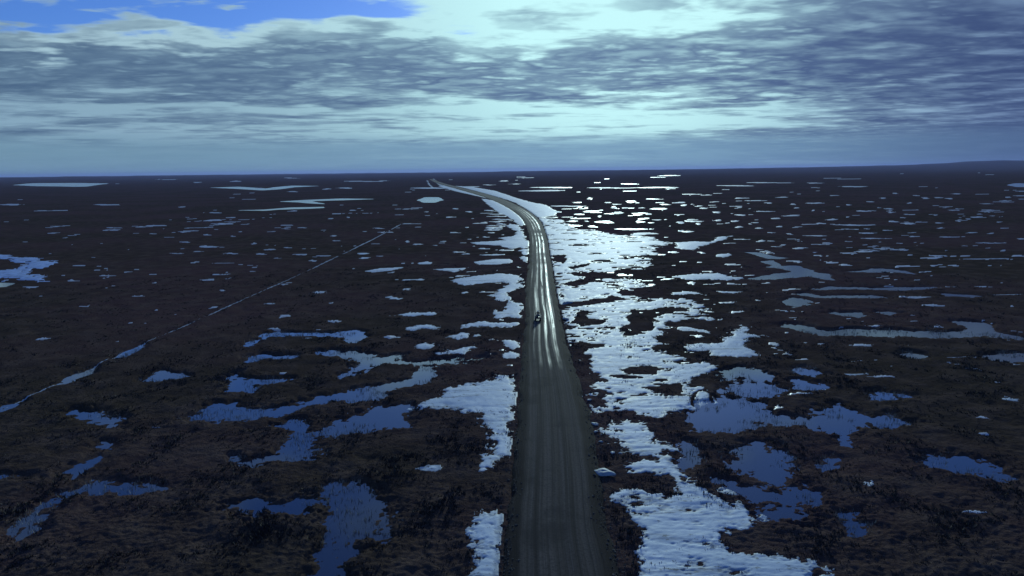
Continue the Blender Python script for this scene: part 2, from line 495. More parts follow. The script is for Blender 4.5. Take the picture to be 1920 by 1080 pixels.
pond('forked lilac water channel right of the sunlit ice', 'C', [(440, 510), (500, 503), (560, 533), (640, 533), (700, 553), (750, 573), (820, 578), (842, 614), (780, 608), (700, 595), (600, 601), (500, 608), (430, 615), (350, 607), (430, 593), (540, 578), (620, 570), (560, 552), (500, 547), (455, 542), (510, 530)], rag=.4)
pond('thin lilac water arm above the forked channel', 'C', [(340, 455), (430, 458), (520, 482), (590, 488), (540, 497), (480, 493), (420, 477)], rag=.3)
pond('far lilac water strip at the right edge below the horizon', 'C', [(1830, 80), (1880, 70), (1980, 76), (1980, 92), (1890, 92)], rag=.2)

# --- snow right of the road
snow('bright snow strip along the right of the far road bend', 'B', [(540, 86), (620, 84), (740, 92), (860, 113), (960, 148), (1060, 178), (1140, 193), (1205, 232), (1190, 252), (1115, 263), (1080, 243), (1040, 212), (985, 180), (900, 152), (800, 128), (700, 112), (600, 100)], rag=.3)
snow('dazzling sunlit ice field right of the middle road', 'B', [(1115, 266), (1235, 278), (1280, 310), (1340, 335), (1420, 328), (1470, 350), (1560, 362), (1680, 363), (1780, 393), (1850, 410), (1800, 430), (1740, 440), (1790, 470), (1700, 490), (1740, 520), (1690, 545), (1600, 560), (1480, 575), (1400, 560), (1330, 585), (1370, 615), (1260, 632), (1190, 625), (1180, 540), (1160, 470), (1150, 400), (1130, 320)], speck=.5, frag=.47, rag=.9)
snow('dazzling ice sheet with dark islands right of the quad bike', 'B', [(1195, 640), (1310, 648), (1400, 628), (1480, 608), (1600, 610), (1720, 633), (1735, 655), (1600, 660), (1560, 690), (1640, 705), (1700, 722), (1840, 727), (1950, 740), (1990, 775), (2005, 800), (2110, 838), (2070, 848), (1920, 850), (1860, 862), (1765, 930), (1752, 970), (1680, 985), (1700, 1010), (1800, 1032), (1900, 1062), (1930, 1080), (1500, 1090), (1390, 1060), (1340, 1010), (1300, 1000), (1250, 950), (1240, 890), (1245, 800), (1205, 760)], speck=.3, frag=.52, rag=.9)
snow('wide slushy snow sheet right of the near road', 'E', [(1120, 30), (1200, 5), (1250, -25), (1400, -35), (1440, 8), (1360, 25), (1400, 50), (1480, 75), (1571, 103), (1640, 98), (1695, 115), (1630, 152), (1560, 187), (1490, 202), (1450, 217), (1500, 252), (1571, 240), (1680, 228), (1702, 260), (1650, 303), (1571, 313), (1480, 333), (1400, 333), (1205, 313), (1175, 260), (1150, 190), (1160, 130), (1115, 90)], speck=.1, frag=.78)
snow('small speckled snow sheet below the wide slushy snow', 'E', [(1215, 370), (1360, 368), (1412, 380), (1424, 430), (1442, 460), (1540, 478), (1573, 500), (1520, 543), (1420, 533), (1285, 513), (1225, 430)], speck=.08, frag=.7)
snow('narrow curved snow strip arching over the dark hump', 'E', [(1235, 568), (1350, 543), (1500, 543), (1562, 580), (1585, 640), (1571, 695), (1540, 652), (1500, 612), (1430, 602), (1350, 608)], speck=.06)
snow('large rippled snowfield in the near right foreground', 'E', [(1275, 680), (1370, 653), (1430, 690), (1520, 722), (1560, 640), (1575, 595), (1631, 640), (1655, 680), (1725, 722), (1801, 745), (1875, 770), (1925, 815), (1911, 843), (1821, 862), (1750, 887), (1781, 922), (1811, 952), (1901, 982), (2001, 1006), (2111, 1050), (2271, 1080), (2420, 1160), (1410, 1160), (1388, 1000), (1348, 900), (1348, 840), (1325, 760), (1278, 722)], speck=.05, frag=1.0)
snow('bright snow tongue right of the sunlit ice sheet', 'C', [(20, 995), (60, 975), (200, 970), (270, 915), (330, 870), (365, 880), (370, 920), (460, 935), (380, 945), (330, 985), (450, 1045), (330, 1045), (210, 1045), (120, 1020), (30, 1010)], speck=.05, rag=.6)
snow('short bright ice strip above the bright snow tongue', 'C', [(-30, 880), (40, 882), (160, 910), (150, 918), (60, 905), (-30, 900)], rag=.5)
snow('grey ragged ice strip running right from the ice field', 'C', [(-40, 595), (60, 582), (200, 580), (270, 590), (340, 605), (250, 620), (120, 615), (-40, 612)], speck=.16)
snow('ragged ice strip right of the ice field, above the grey one', 'C', [(-40, 405), (60, 400), (150, 402), (200, 375), (280, 368), (200, 400), (100, 430), (50, 445), (-40, 440)], speck=.1, rag=.6)
snow('small bright oval snow patch beside the ice field', 'C', [(180, 484), (200, 470), (260, 466), (280, 476), (230, 490)], rag=.4)
snow('thin bright snow strip ending right of the dark island', 'C', [(-60, 690), (0, 680), (70, 684), (130, 703), (40, 698), (-60, 702)], rag=.5)
snow('ragged thin snow strip of small bits on the right', 'C', [(190, 680), (260, 680), (345, 683), (300, 692), (220, 690)], rag=.6)
snow('small bright block of ice at the pond edge', 'E', [(1625, 268), (1640, 240), (1665, 232), (1690, 245), (1695, 290), (1655, 305), (1630, 290)], rag=.2, fine=.25, top=True)
snow('pale floe of snow between the snowfield and sedgy water', 'F', [(155, 680), (190, 668), (245, 690), (250, 712), (200, 710), (165, 698)], rag=.2, fine=.25)
# dark islands showing through
hole('B', [(1575, 890), (1650, 790), (1860, 768), (1905, 785), (1745, 850), (1720, 900), (1605, 935)])
hole('B', [(1195, 480), (1260, 472), (1255, 522), (1195, 512)])
hole('B', [(1270, 545), (1400, 520), (1380, 540), (1290, 555)])
hole('B', [(1240, 632), (1360, 612), (1380, 590), (1440, 578), (1560, 582), (1520, 605), (1400, 625), (1300, 645)])
hole('B', [(1560, 668), (1690, 680), (1900, 702), (1700, 712), (1570, 695)])
hole('B', [(1240, 765), (1330, 742), (1450, 718), (1560, 708), (1600, 727), (1450, 748), (1330, 768)])
hole('B', [(1300, 860), (1330, 800), (1390, 790), (1380, 830), (1500, 850), (1430, 870)])
hole('B', [(1270, 1000), (1340, 960), (1400, 975), (1480, 985), (1390, 1010), (1330, 1040)])
hole('E', [(1285, 132), (1340, 115), (1430, 110), (1478, 130), (1430, 152), (1320, 152)])
hole('E', [(1220, 345), (1290, 328), (1365, 350), (1300, 364)])
hole('E', [(1220, 158), (1300, 155), (1390, 167), (1300, 171)])
hole('E', [(1380, 120 + 95), (1500, 205), (1571, 190), (1571, 235), (1470, 240)])

# --- snow left of the road
snow('large hook shaped snow patch against the left road edge', 'E', [(480, 220), (600, 200), (660, 188), (715, 153), (760, 158), (807, 185), (802, 230), (812, 275), (784, 300), (782, 350), (773, 400), (792, 460), (777, 520), (720, 552), (650, 592), (638, 570), (690, 520), (680, 450), (668, 380), (640, 342), (560, 312), (470, 297), (380, 312), (318, 312), (370, 290), (450, 260)], rag=.6)
snow('snow patch against the left road edge, nearest the camera', 'E', [(640, 780), (700, 788), (755, 800), (738, 860), (738, 920), (744, 1000), (755, 1160), (550, 1160), (600, 1080), (630, 1000), (608, 920), (578, 870)], rag=.7)
snow('thin crescent of snow on the left road shoulder', 'E', [(782, 680), (788, 640), (800, 605), (815, 570), (812, 600), (800, 650), (792, 685)], rag=.3)
snow('wide pale snow wedge pointing left from the road', 'B', [(605, 612), (700, 603), (800, 588), (900, 578), (990, 588), (1018, 615), (960, 642), (880, 627), (800, 632), (700, 648), (660, 642)], rag=.5)
snow('bright forked snow patch left of the road below the wedge', 'B', [(845, 702), (900, 660), (960, 638), (1032, 625), (1028, 650), (960, 680), (930, 700), (962, 722), (900, 742), (855, 732)], speck=.05, rag=.5)
snow('bright snow patch left of the quad bike', 'B', [(842, 828), (870, 788), (900, 800), (950, 738), (1028, 755), (1013, 790), (1008, 832), (940, 827), (900, 835)], rag=.5)
snow('long thin snow strip left of the road below the quad bike', 'B', [(670, 888), (700, 868), (780, 853), (880, 858), (1003, 856), (993, 877), (880, 883), (760, 881)], rag=.5)
snow('small grey oval snow patch left of the road', 'B', [(588, 942), (680, 913), (728, 920), (720, 942), (660, 954)], rag=.4)
snow('bright snow lens touching the left road edge, upper of two', 'B', [(895, 962), (940, 948), (1008, 975), (1008, 1002), (960, 1008), (920, 987)], rag=.4)
snow('bright snow lens touching the left road edge, lower of two', 'B', [(885, 1042), (950, 1020), (1008, 1030), (1003, 1052), (930, 1060)], rag=.4)
snow('small snow strip left of the road above the wedge', 'B', [(742, 516), (860, 498), (950, 498), (963, 518), (880, 527), (780, 530)], rag=.4)
snow('thin pointed snow strip reaching left from the far road', 'B', [(715, 406), (860, 398), (940, 393), (1043, 400), (1043, 422), (960, 442), (900, 422), (780, 417)], rag=.4)
snow('snow verge along the left of the road before the bend', 'B', [(940, 300), (1000, 308), (1022, 340), (1046, 400), (1052, 520), (1032, 522), (1010, 480), (1000, 430), (955, 400), (890, 380), (968, 370), (990, 345), (930, 320)], rag=.5, speck=.1)
snow('blue shaded snow bank along the left of the far bend', 'B', [(790, 158), (830, 163), (900, 183), (970, 205), (1012, 240), (1038, 300), (1010, 312), (960, 270), (890, 237), (840, 202)], rag=.3)
snow('far snow ribbon along the left of the vanishing road', 'B', [(570, 96), (640, 103), (720, 118), (800, 140), (840, 158), (800, 152), (720, 134), (640, 116)], rag=.2)
snow('thin snow line left of the vanishing road', 'B', [(380, 97), (450, 95), (560, 95), (620, 99), (540, 102), (430, 101)], rag=.2)
snow('far faint snow strand climbing from the vanishing road', 'B', [(512, 44), (524, 46), (560, 74), (605, 90), (595, 96), (552, 84), (525, 62)], rag=.15)
snow('far short snow strand left of the vanishing road', 'B', [(478, 54), (486, 54), (500, 78), (520, 95), (508, 95), (490, 80)], rag=.15)
snow('grey snow strip in the left tundra, far from the road', 'B', [(125, 567), (220, 549), (358, 543), (290, 562), (190, 574)], rag=.3)
snow('thin ragged snow strip in front of the bare left plain', 'B', [(505, 555), (620, 550), (715, 546), (640, 574), (600, 567)], rag=.4)
snow('low lens of snow with a flat top on the left plain', 'B', [(425, 520), (470, 513), (512, 514), (508, 526), (440, 530)], rag=.4)
snow('thin straight snow line on the left plain', 'B', [(335, 612), (470, 609), (462, 618), (345, 618)], rag=.2)
snow('snow strip with ragged top left of the quad bike', 'B', [(275, 818), (380, 800), (460, 802), (540, 797), (533, 815), (400, 822)], speck=.04, rag=.5)
snow('grey snow patch above the grey oval one', 'B', [(355, 900), (370, 888), (440, 868), (552, 878), (543, 895), (450, 892), (400, 903)], rag=.5)
snow('grey triangular snow patch left of the two snow lenses', 'B', [(398, 985), (470, 973), (548, 985), (500, 1003), (420, 1006)], rag=.4)
snow('thin snow strip on the shore near the large left pond', 'E', [(345, 587), (400, 573), (470, 578), (460, 597), (380, 602)], rag=.6)
snow('cluster of snow crumbs left of the two snow lenses', 'B', [(510, 1030), (560, 1015), (640, 1010), (740, 985), (755, 1000), (700, 1035), (600, 1035), (520, 1045)], speck=.2)


def slivers(reg, label, group, items, ny=1.0, mat=None):
    for (cx, cy, w, h) in items:
        n = 10
        ph = random.random() * 6.28
        pts = []
        for k in range(n):
            a = 2 * math.pi * k / n
            q = 1 + 0.25 * math.sin(2 * a + ph) + 0.15 * math.sin(3 * a + 2 * ph)
            pts.append((cx + 0.5 * w * q * math.cos(a), cy + 0.5 * max(h * 0.85, 5.0) * ny * q * math.sin(a)))
        snow(label, reg, pts, group=group, rag=1.6, cap=1.15, wl=.55, mat=mat or (M_SLUSH if random.random() < 0.45 else None))


slivers('A', 'small thin snow sliver lying on the dark plain left of the road', 'snow slivers on the left plain', [
    (60, 192, 110, 10), (600, 192, 150, 8), (1025, 205, 50, 5), (1210, 237, 60, 8), (1200, 280, 110, 10), (1300, 265, 40, 8), (640, 322, 90, 6),
    (880, 310, 130, 8), (860, 357, 40, 6), (1075, 340, 80, 6), (1165, 362, 40, 8), (1310, 370, 25, 5), (1353, 345, 15, 5), (1040, 403, 70, 6),
    (1170, 430, 90, 14), (995, 468, 70, 6), (1115, 457, 60, 6), (1305, 468, 70, 8), (1430, 412, 30, 10), (1520, 446, 60, 8), (1468, 470, 60, 8),
    (1620, 435, 50, 6), (1690, 473, 90, 8), (1820, 480, 70, 8), (1560, 494, 40, 6), (1760, 508, 45, 10), (1255, 522, 100, 6), (1355, 530, 40, 6),
    (1430, 535, 70, 5), (1420, 567, 40, 6), (1240, 585, 120, 6), (1170, 615, 70, 14), (1290, 607, 50, 6), (410, 622, 55, 14), (560, 540, 35, 8),
    (600, 595, 80, 10), (720, 573, 70, 6), (870, 633, 25, 14), (775, 710, 70, 10), (1200, 770, 55, 12), (875, 785, 25, 8), (1520, 748, 45, 12),
    (1795, 687, 90, 14), (1600, 820, 80, 16), (1860, 745, 20, 14), (250, 948, 75, 12), (665, 965, 20, 12), (1540, 893, 90, 16), (1880, 850, 90, 14),
    (1740, 945, 40, 10), (1700, 322, 50, 6), (1610, 328, 40, 6), (1860, 270, 20, 8), (1875, 368, 40, 7), (1890, 395, 40, 6), (1325, 60, 60, 9),
    (1640, 42, 90, 5), (1110, 66, 50, 6), (1460, 100, 60, 6), (1840, 103, 60, 6), (1650, 118, 70, 6), (940, 50, 110, 6)], mat=M_SLUSH)
slivers('B', 'small pale snow fleck on the tundra between trail and road', 'snow flecks between the trail and the road', [
    (120, 468, 80, 10), (130, 494, 70, 10), (370, 400, 25, 14), (575, 400, 35, 6), (300, 720, 80, 20), (695, 690, 50, 12), (370, 670, 60, 14),
    (265, 712, 30, 14), (810, 375, 40, 8), (840, 350, 30, 8), (800, 440, 60, 8), (660, 460, 60, 10), (860, 475, 120, 10), (280, 940, 90, 22),
    (755, 930, 50, 18), (720, 232, 50, 7), (705, 320, 16, 8), (135, 343, 20, 6), (210, 325, 60, 5), (40, 263, 12, 10), (530, 422, 20, 6),
    (430, 415, 60, 5), (640, 350, 60, 5), (860, 330, 90, 9), (900, 302, 60, 8), (700, 470, 50, 6), (480, 232, 30, 5), (640, 215, 40, 5),
    (830, 225, 60, 7), (880, 245, 80, 7), (900, 275, 90, 8), (850, 955, 70, 9), (800, 685, 60, 8), (850, 686, 120, 8), (995, 545, 20, 12),
    (120, 60, 200, 7), (240, 57, 60, 5), (915, 58, 70, 8), (830, 80, 60, 5), (740, 90, 80, 5), (20, 98, 120, 6), (1130, 113, 240, 9), (1620, 75, 80, 8),
    (980, 75, 50, 5), (1180, 95, 300, 6), (1500, 97, 260, 6), (1780, 95, 260, 6), (1850, 28, 130, 7), (1040, 40, 90, 4)])
slivers('B', 'small bright snow patch on the brown plain right of the ice field', 'snow patches on the right plain', [
    (1400, 157, 30, 14), (1630, 175, 40, 20), (1280, 200, 130, 8), (1555, 238, 60, 14), (1665, 250, 40, 10), (1725, 245, 40, 8), (1450, 258, 20, 10),
    (1540, 210, 40, 8), (1595, 210, 30, 8), (1790, 215, 80, 14), (1680, 287, 50, 10), (1775, 278, 40, 6), (1480, 290, 90, 16), (1380, 285, 25, 8),
    (1410, 315, 60, 10), (1310, 310, 60, 14), (1640, 330, 160, 10), (1700, 355, 160, 14), (1905, 293, 50, 10), (1910, 340, 40, 8), (1210, 200, 70, 6),
    (1210, 232, 60, 8), (1500, 180, 50, 6), (1550, 190, 40, 5), (1690, 210, 30, 8), (1820, 190, 60, 8), (1900, 180, 60, 10), (1330, 180, 60, 5), (1760, 160, 80, 5)])
slivers('C', 'small bright snow patch on the brown plain right of the ice field', 'snow patches on the right plain', [
    (190, 235, 55, 10), (325, 250, 70, 8), (455, 230, 90, 7), (480, 183, 50, 6), (625, 190, 30, 10), (640, 210, 40, 6), (750, 183, 90, 8), (735, 225, 20, 10),
    (930, 193, 25, 8), (1010, 228, 75, 8), (1160, 215, 50, 8), (1175, 235, 40, 8), (1275, 182, 30, 8), (1195, 128, 25, 8), (1125, 155, 30, 8),
    (1370, 157, 40, 8), (1500, 157, 50, 8), (1440, 152, 40, 6), (1710, 187, 50, 7), (1705, 230, 60, 6), (1525, 223, 60, 6), (1830, 150, 40, 7),
    (1905, 160, 40, 6), (200, 280, 30, 14), (55, 285, 90, 10), (85, 300, 25, 12), (293, 285, 35, 12), (255, 295, 30, 6), (315, 318, 40, 12),
    (428, 325, 40, 8), (545, 316, 40, 8), (600, 357, 35, 8), (525, 270, 50, 10), (610, 255, 100, 6), (840, 276, 60, 10), (780, 298, 50, 8),
    (720, 303, 90, 5), (960, 307, 200, 10), (1185, 287, 60, 10), (1270, 298, 80, 10), (1445, 295, 40, 8), (1450, 324, 35, 8), (1605, 272, 30, 6),
    (1780, 290, 40, 6), (1810, 325, 40, 7), (1630, 350, 60, 6), (1735, 355, 45, 6), (1040, 352, 120, 6), (1075, 383, 150, 7), (1300, 372, 70, 6),
    (1500, 374, 110, 6), (1740, 408, 150, 6), (1905, 385, 60, 6), (1130, 440, 110, 6), (440, 398, 50, 12), (30, 345, 80, 8), (745, 368, 150, 5),
    (320, 208, 30, 6), (90, 200, 40, 7), (10, 195, 30, 10), (180, 176, 60, 5), (330, 155, 90, 5), (560, 150, 60, 5), (850, 140, 60, 5), (930, 262, 20, 6),
    (1240, 265, 40, 6), (1420, 250, 30, 6), (1550, 285, 25, 6), (1670, 245, 25, 6), (1745, 255, 25, 6), (1540, 130, 50, 5), (1310, 140, 40, 5), (1055, 175, 50, 5),
    (380, 300, 14, 8), (500, 350, 40, 5), (110, 210, 30, 5), (330, 387, 80, 5), (55, 133, 100, 6), (480, 68, 260, 4), (740, 70, 120, 4), (960, 90, 200, 4), (300, 85, 240, 6)], mat=M_SLUSH)
slivers('C', 'thin grey snow line on the plain beyond the long lilac pond', 'snow lines beyond the lilac pond', [
    (1430, 480, 110, 10), (940, 465, 160, 6), (660, 437, 80, 10), (840, 518, 70, 16), (1460, 543, 60, 6), (1690, 656, 100, 6), (690, 970, 15, 10),
    (625, 793, 40, 6), (620, 832, 40, 8), (1715, 497, 280, 7), (1400, 760, 130, 14), (1000, 985, 170, 14), (1575, 1055, 160, 7), (1840, 700, 150, 7),
    (680, 1063, 80, 9), (1080, 878, 80, 12), (1490, 655, 80, 6), (250, 745, 100, 14), (300, 798, 90, 12), (150, 795, 60, 10), (470, 632, 60, 7)], mat=M_SLUSH)
slivers('F', 'short bright snow streak on the dark ground near the right ponds', 'snow streaks by the right ponds', [
    (545, 245, 100, 12), (800, 157, 95, 12), (920, 165, 110, 12), (1505, 270, 70, 20), (1380, 355, 45, 14), (855, 660, 40, 36), (1350, 790, 180, 10)])

# the straight old vehicle trail: snow and melt water caught in its rut
TRAIL = np.array([(-80, 812), (0, 768), (90, 730), (175, 690), (213, 670), (287, 637), (340, 615), (433, 572), (547, 522), (640, 478), (700, 449), (753, 420)], float)
_s = np.concatenate([[0], np.cumsum(np.hypot(np.diff(TRAIL[:, 0]), np.diff(TRAIL[:, 1])))])
_t = 20.0
while _t < _s[-1] - 8:
    _far = _t / _s[-1]
    _len = random.uniform(40, 150) * (1.1 - 0.45 * _far)
    q = np.linspace(_t, min(_t + _len, _s[-1]), 6)
    qx, qy = np.interp(q, _s, TRAIL[:, 0]), np.interp(q, _s, TRAIL[:, 1])
    th_ = np.array([0.3, 0.8, 1, 0.9, 0.8, 0.3]) * (1.35 - 0.5 * _far) * random.uniform(0.8, 1.15)
    snow('streak of snow caught in the straight vehicle trail on the left', 'P',
         [(a, b - c) for a, b, c in zip(qx, qy, th_)] + [(a, b + c) for a, b, c in zip(qx[::-1], qy[::-1], th_[::-1])],
         group='snow streaks along the trail', rag=.15)
    _t += _len + random.uniform(1, 9)


# ------------------------------------------------------------------ the road edges (photo rows: y, left, right)
ROAD = np.array([(1400, 905, 1275), (1250, 918, 1222), (1080, 936, 1168), (1000, 943, 1145), (900, 954, 1131), (800, 965, 1112), (750, 970, 1100),
                 (700, 974, 1084), (650, 977, 1066), (600, 983, 1055), (550, 984, 1044), (500, 989, 1036),
                 (480, 991, 1032), (450, 992, 1027), (430, 988, 1021), (415, 981, 1014), (405, 973, 1004),
                 (395, 960, 990), (385, 943, 971), (375, 922, 948), (365, 893, 917), (357, 866, 887),
                 (350, 841, 859), (345, 824, 838), (340, 811, 822), (336, 804, 811)], float)[::-1]


def smooth_interp(xq, xs, ys):
    """monotone-ish cubic (Catmull-Rom) interpolation on uneven knots"""
    m = np.gradient(ys, xs)
    i = np.clip(np.searchsorted(xs, xq) - 1, 0, len(xs) - 2)
    h = xs[i + 1] - xs[i]
    t = np.clip((xq - xs[i]) / h, 0, 1)
    return ((2 * t**3 - 3 * t**2 + 1) * ys[i] + (t**3 - 2 * t**2 + t) * h * m[i]
            + (-2 * t**3 + 3 * t**2) * ys[i + 1] + (t**3 - t**2) * h * m[i + 1])


ROAD_Z = 0.45


def road_lr(py):
    return smooth_interp(py, ROAD[:, 0], ROAD[:, 1]), smooth_interp(py, ROAD[:, 0], ROAD[:, 2])


# ------------------------------------------------------------------ terrain sheet (finer towards the camera)
def hz(px):                                     # photo row of the flat horizon
    return 321.0 - (px - 960) * math.tan(ROLL)


rows = np.concatenate([np.array([0.9, 1.5, 2.2, 3.0, 3.8, 4.6, 5.4]), np.arange(6.1, 160, 0.62), np.arange(160, 1010, 1.45)])
cols = np.arange(-330, 2260, 2.35)
NR, NC = len(rows), len(cols)
gpx, off = np.meshgrid(cols, rows)
gpy = hz(gpx) + off
X, Y = ground(gpx, gpy)
DIST = np.hypot(X, Y)
CELL = np.maximum(np.abs(np.gradient(Y, axis=0)), np.abs(np.gradient(X, axis=1)))
print('terrain', NR, NC, 'near', Y.min(), 'far', Y.max())


def damp(wl):
    return sstep(2.0, 4.0, wl / CELL)


coarse = 0.10 * perlin(X / 60, Y / 60, 11) * damp(60) + 0.09 * perlin(X / 21, Y / 21, 12) * damp(21)
hum = np.abs(perlin(X / 7.0, Y / 7.0, 13)) * damp(7.0)
medium = 0.22 * (hum - 0.25) + 0.10 * perlin(X / 3.1, Y / 3.1, 14) * damp(3.1)
fine = 0.09 * perlin(X / 1.1, Y / 1.1, 15) * damp(1.1) + 0.07 * perlin(X / 0.5, Y / 0.5, 16) * damp(0.5)
far_flat = 1.0 - 0.55 * sstep(120, 500, DIST)
BASE = 0.22 + coarse * far_flat
REL = (medium + fine) * far_flat


def poly_sd(poly, x, y):
    """signed distance to a closed polygon, negative inside"""
    d2 = np.full(x.shape, 1e18)
    ins = np.zeros(x.shape, bool)
    n = len(poly)
    for i in range(n):
        ax, ay = poly[i]
        bx, by = poly[(i + 1) % n]
        ex, ey = bx - ax, by - ay
        wx, wy = x - ax, y - ay
        k = np.clip((wx * ex + wy * ey) / (ex * ex + ey * ey + 1e-12), 0, 1)
        qx, qy = wx - ex * k, wy - ey * k
        d2 = np.minimum(d2, qx * qx + qy * qy)
        c = (ay > y) != (by > y)
        with np.errstate(divide='ignore', invalid='ignore'):
            xi = ax + (y - ay) * ex / (ey if abs(ey) > 1e-12 else 1e-12)
        ins ^= c & (x < xi)
    d = np.sqrt(d2)
    return np.where(ins, -d, d)


def to_ground(reg, pts, z=0.1):
    ox, oy, s = RG[reg]
    a = np.array(pts, float)
    px, py = ox + a[:, 0] / s, oy + a[:, 1] / s
    py = np.maximum(py, hz(px) + 3.0)
    gx, gy = ground(px, py, z)
    return np.stack([gx, gy], 1)


def area(p):
    x, y = p[:, 0], p[:, 1]
    return abs(np.dot(x, np.roll(y, -1)) - np.dot(y, np.roll(x, -1))) / 2


def stamp(items, holes=(), seed=0):
    """the union of outlines with ragged edges -> (field, owner); field < 0 inside"""
    F = np.full(X.shape, 1e6)
    O = np.full(X.shape, -1, np.int32)
    for i, it in enumerate(items):
        p = to_ground(it['reg'], it['pts'])
        a = math.sqrt(max(area(p), 0.5))
        per = np.hypot(*(p - np.roll(p, -1, 0)).T).sum()
        inr = area(p) / per                       # half the mean width of thin shapes
        amp = min(float(np.clip(0.11 * a, 0.22, 3.0)) * it.get('rag', 1.0), it.get('cap', 0.75) * inr)
        wl = float(np.clip(it.get('wl', 0.40) * a, 1.0, 14.0))
        mar = amp * 2 + max(3.0, 0.25 * a)
        lo, hi = p.min(0) - mar, p.max(0) + mar
        sel = np.nonzero((X > lo[0]) & (X < hi[0]) & (Y > lo[1]) & (Y < hi[1]))
        if not len(sel[0]):
            continue
        x, y = X[sel], Y[sel]
        s = poly_sd(p, x, y)
        s = s + amp * fbm(x, y, wl, 4, 30 + seed, 0.62)
        s = s - 0.10 * inr + it.get('fine', 1.0) * min(0.7, 0.65 * inr) * fbm(x, y, 1.7, 4, 36 + seed, 0.75) * (1 - sstep(140, 260, np.hypot(x, y)))
        sp = it.get('speck', 0.0)
        if sp:
            ws = max(2.6, 3.2 * float(np.median(CELL[sel])))
            s = s + sp * np.maximum(0, fbm(x * 0.55, y * 1.2, ws, 4, 60 + seed, 0.7) - 0.04) * (7.0 + 9.0 * sstep(-5.0, 0.0, s))
        fr = it.get('frag')
        if fr is not None:                        # open ground melting through, mostly as low hummock tops
            wf_ = max(2.2, 4.5 * float(np.median(CELL[sel])))
            nz = fbm(x * 0.45, y, wf_, 4, 64 + seed, 0.66) + 0.35 * fbm(x, y, wf_ * 6, 2, 66 + seed)
            s = np.maximum(s, (nz - fr) * wf_ * 0.5)
        better = (s < F[sel]) | (bool(it.get('top')) & (s < 0.4))
        idx = (sel[0][better], sel[1][better])
        F[idx] = s[better]
        O[idx] = i
    for it in holes:
        p = to_ground(it['reg'], it['pts'])
        a = math.sqrt(max(area(p), 0.5))
        mar = 4.0
        lo, hi = p.min(0) - mar, p.max(0) + mar
        sel = np.nonzero((X > lo[0]) & (X < hi[0]) & (Y > lo[1]) & (Y < hi[1]))
        if not len(sel[0]):
            continue
        s = poly_sd(p, X[sel], Y[sel]) + float(np.clip(0.12 * a, 0.2, 2.0)) * fbm(X[sel], Y[sel], float(np.clip(0.4 * a, 1.2, 8)), 3, 50 + seed)
        F[sel] = np.maximum(F[sel], -s)
    return F, O


WF, WO = stamp(PONDS, (), 1)
SF, SO = stamp(SNOWS, HOLES, 2)

# pond basins with a low bank
Wd = np.maximum(1.3, 0.9 * CELL)
shore = sstep(0, 1, WF / Wd)
bank = 0.05 * np.exp(-((WF - 1.9) / 1.2) ** 2) * (1 - sstep(120, 300, DIST))
H = (BASE + REL) * shore + bank
H = np.where(WF < 0, -0.26 * sstep(0, 1, -WF / (Wd * 2.2)) + fine * 0.9 + 0.3 * medium - 0.02, np.maximum(H, 0.015 * shore))
# ground pressed flat under the snow
usn = sstep(0.3, -0.4, SF / np.maximum(1.0, 0.3 * CELL))
H = np.where(WF > 0, H - usn * (0.75 * REL * shore + 0.05), H)
# bed of the road
L_, R_ = road_lr(np.clip(gpy, 336, 1399))
cx_, hw_ = (L_ + R_) / 2, (R_ - L_) / 2
hw_m = hw_ / FPX * np.hypot(DIST, CAM_H)
RSD = (np.abs(gpx - cx_) / hw_ - 1.0) * hw_m
RSD = np.where((gpy > 1399) | (gpy < 336), 50.0, RSD)
H = np.where(RSD < 0, H * sstep(-0.9, 0.0, RSD) - 0.35 * sstep(0.0, -0.9, RSD), H)
SF = np.maximum(SF, -RSD + 0.05)
WF = np.maximum(WF, -RSD + 0.2)
# far rise of the land on the right and the low uneven skyline
ridge = 34 * sstep(4200, 9000, DIST) * (0.55 + 0.45 * perlin(X / 2600, 0 * Y, 21)) + 7 * sstep(4200, 9000, DIST) * perlin(X / 420, 0 * Y, 22)
ridge += 42 * sstep(5200, 11000, DIST) * np.exp(-((X / np.maximum(Y, 1) - 0.70) / 0.085) ** 2)
ridge += 26 * sstep(5200, 11000, DIST) * sstep(0.25, 0.60, X / np.maximum(Y, 1))
H = H + np.maximum(ridge, 0)

ids = np.arange(NR * NC).reshape(NR, NC)
F4 = np.stack([ids[1:, :-1], ids[1:, 1:], ids[:-1, 1:], ids[:-1, :-1]], -1).reshape(-1, 4)
V = np.stack([X, Y, H], -1).reshape(-1, 3)
tundra = link_mesh('tundra', quads_mesh('tundra', V, F4), M_TUNDRA)
tag(tundra, 'dark brown boggy tundra plain stretching flat to the horizon', 'tundra', kind='structure')


def cells_of(own, fld, i_margin):
    """per owner: the cells of the sheet that touch the patch"""
    o4 = own.reshape(-1)[F4]
    f4 = fld.reshape(-1)[F4]
    near = (f4.min(1) < i_margin)
    who = np.take_along_axis(o4, f4.argmin(1)[:, None], 1)[:, 0]
    return near, who


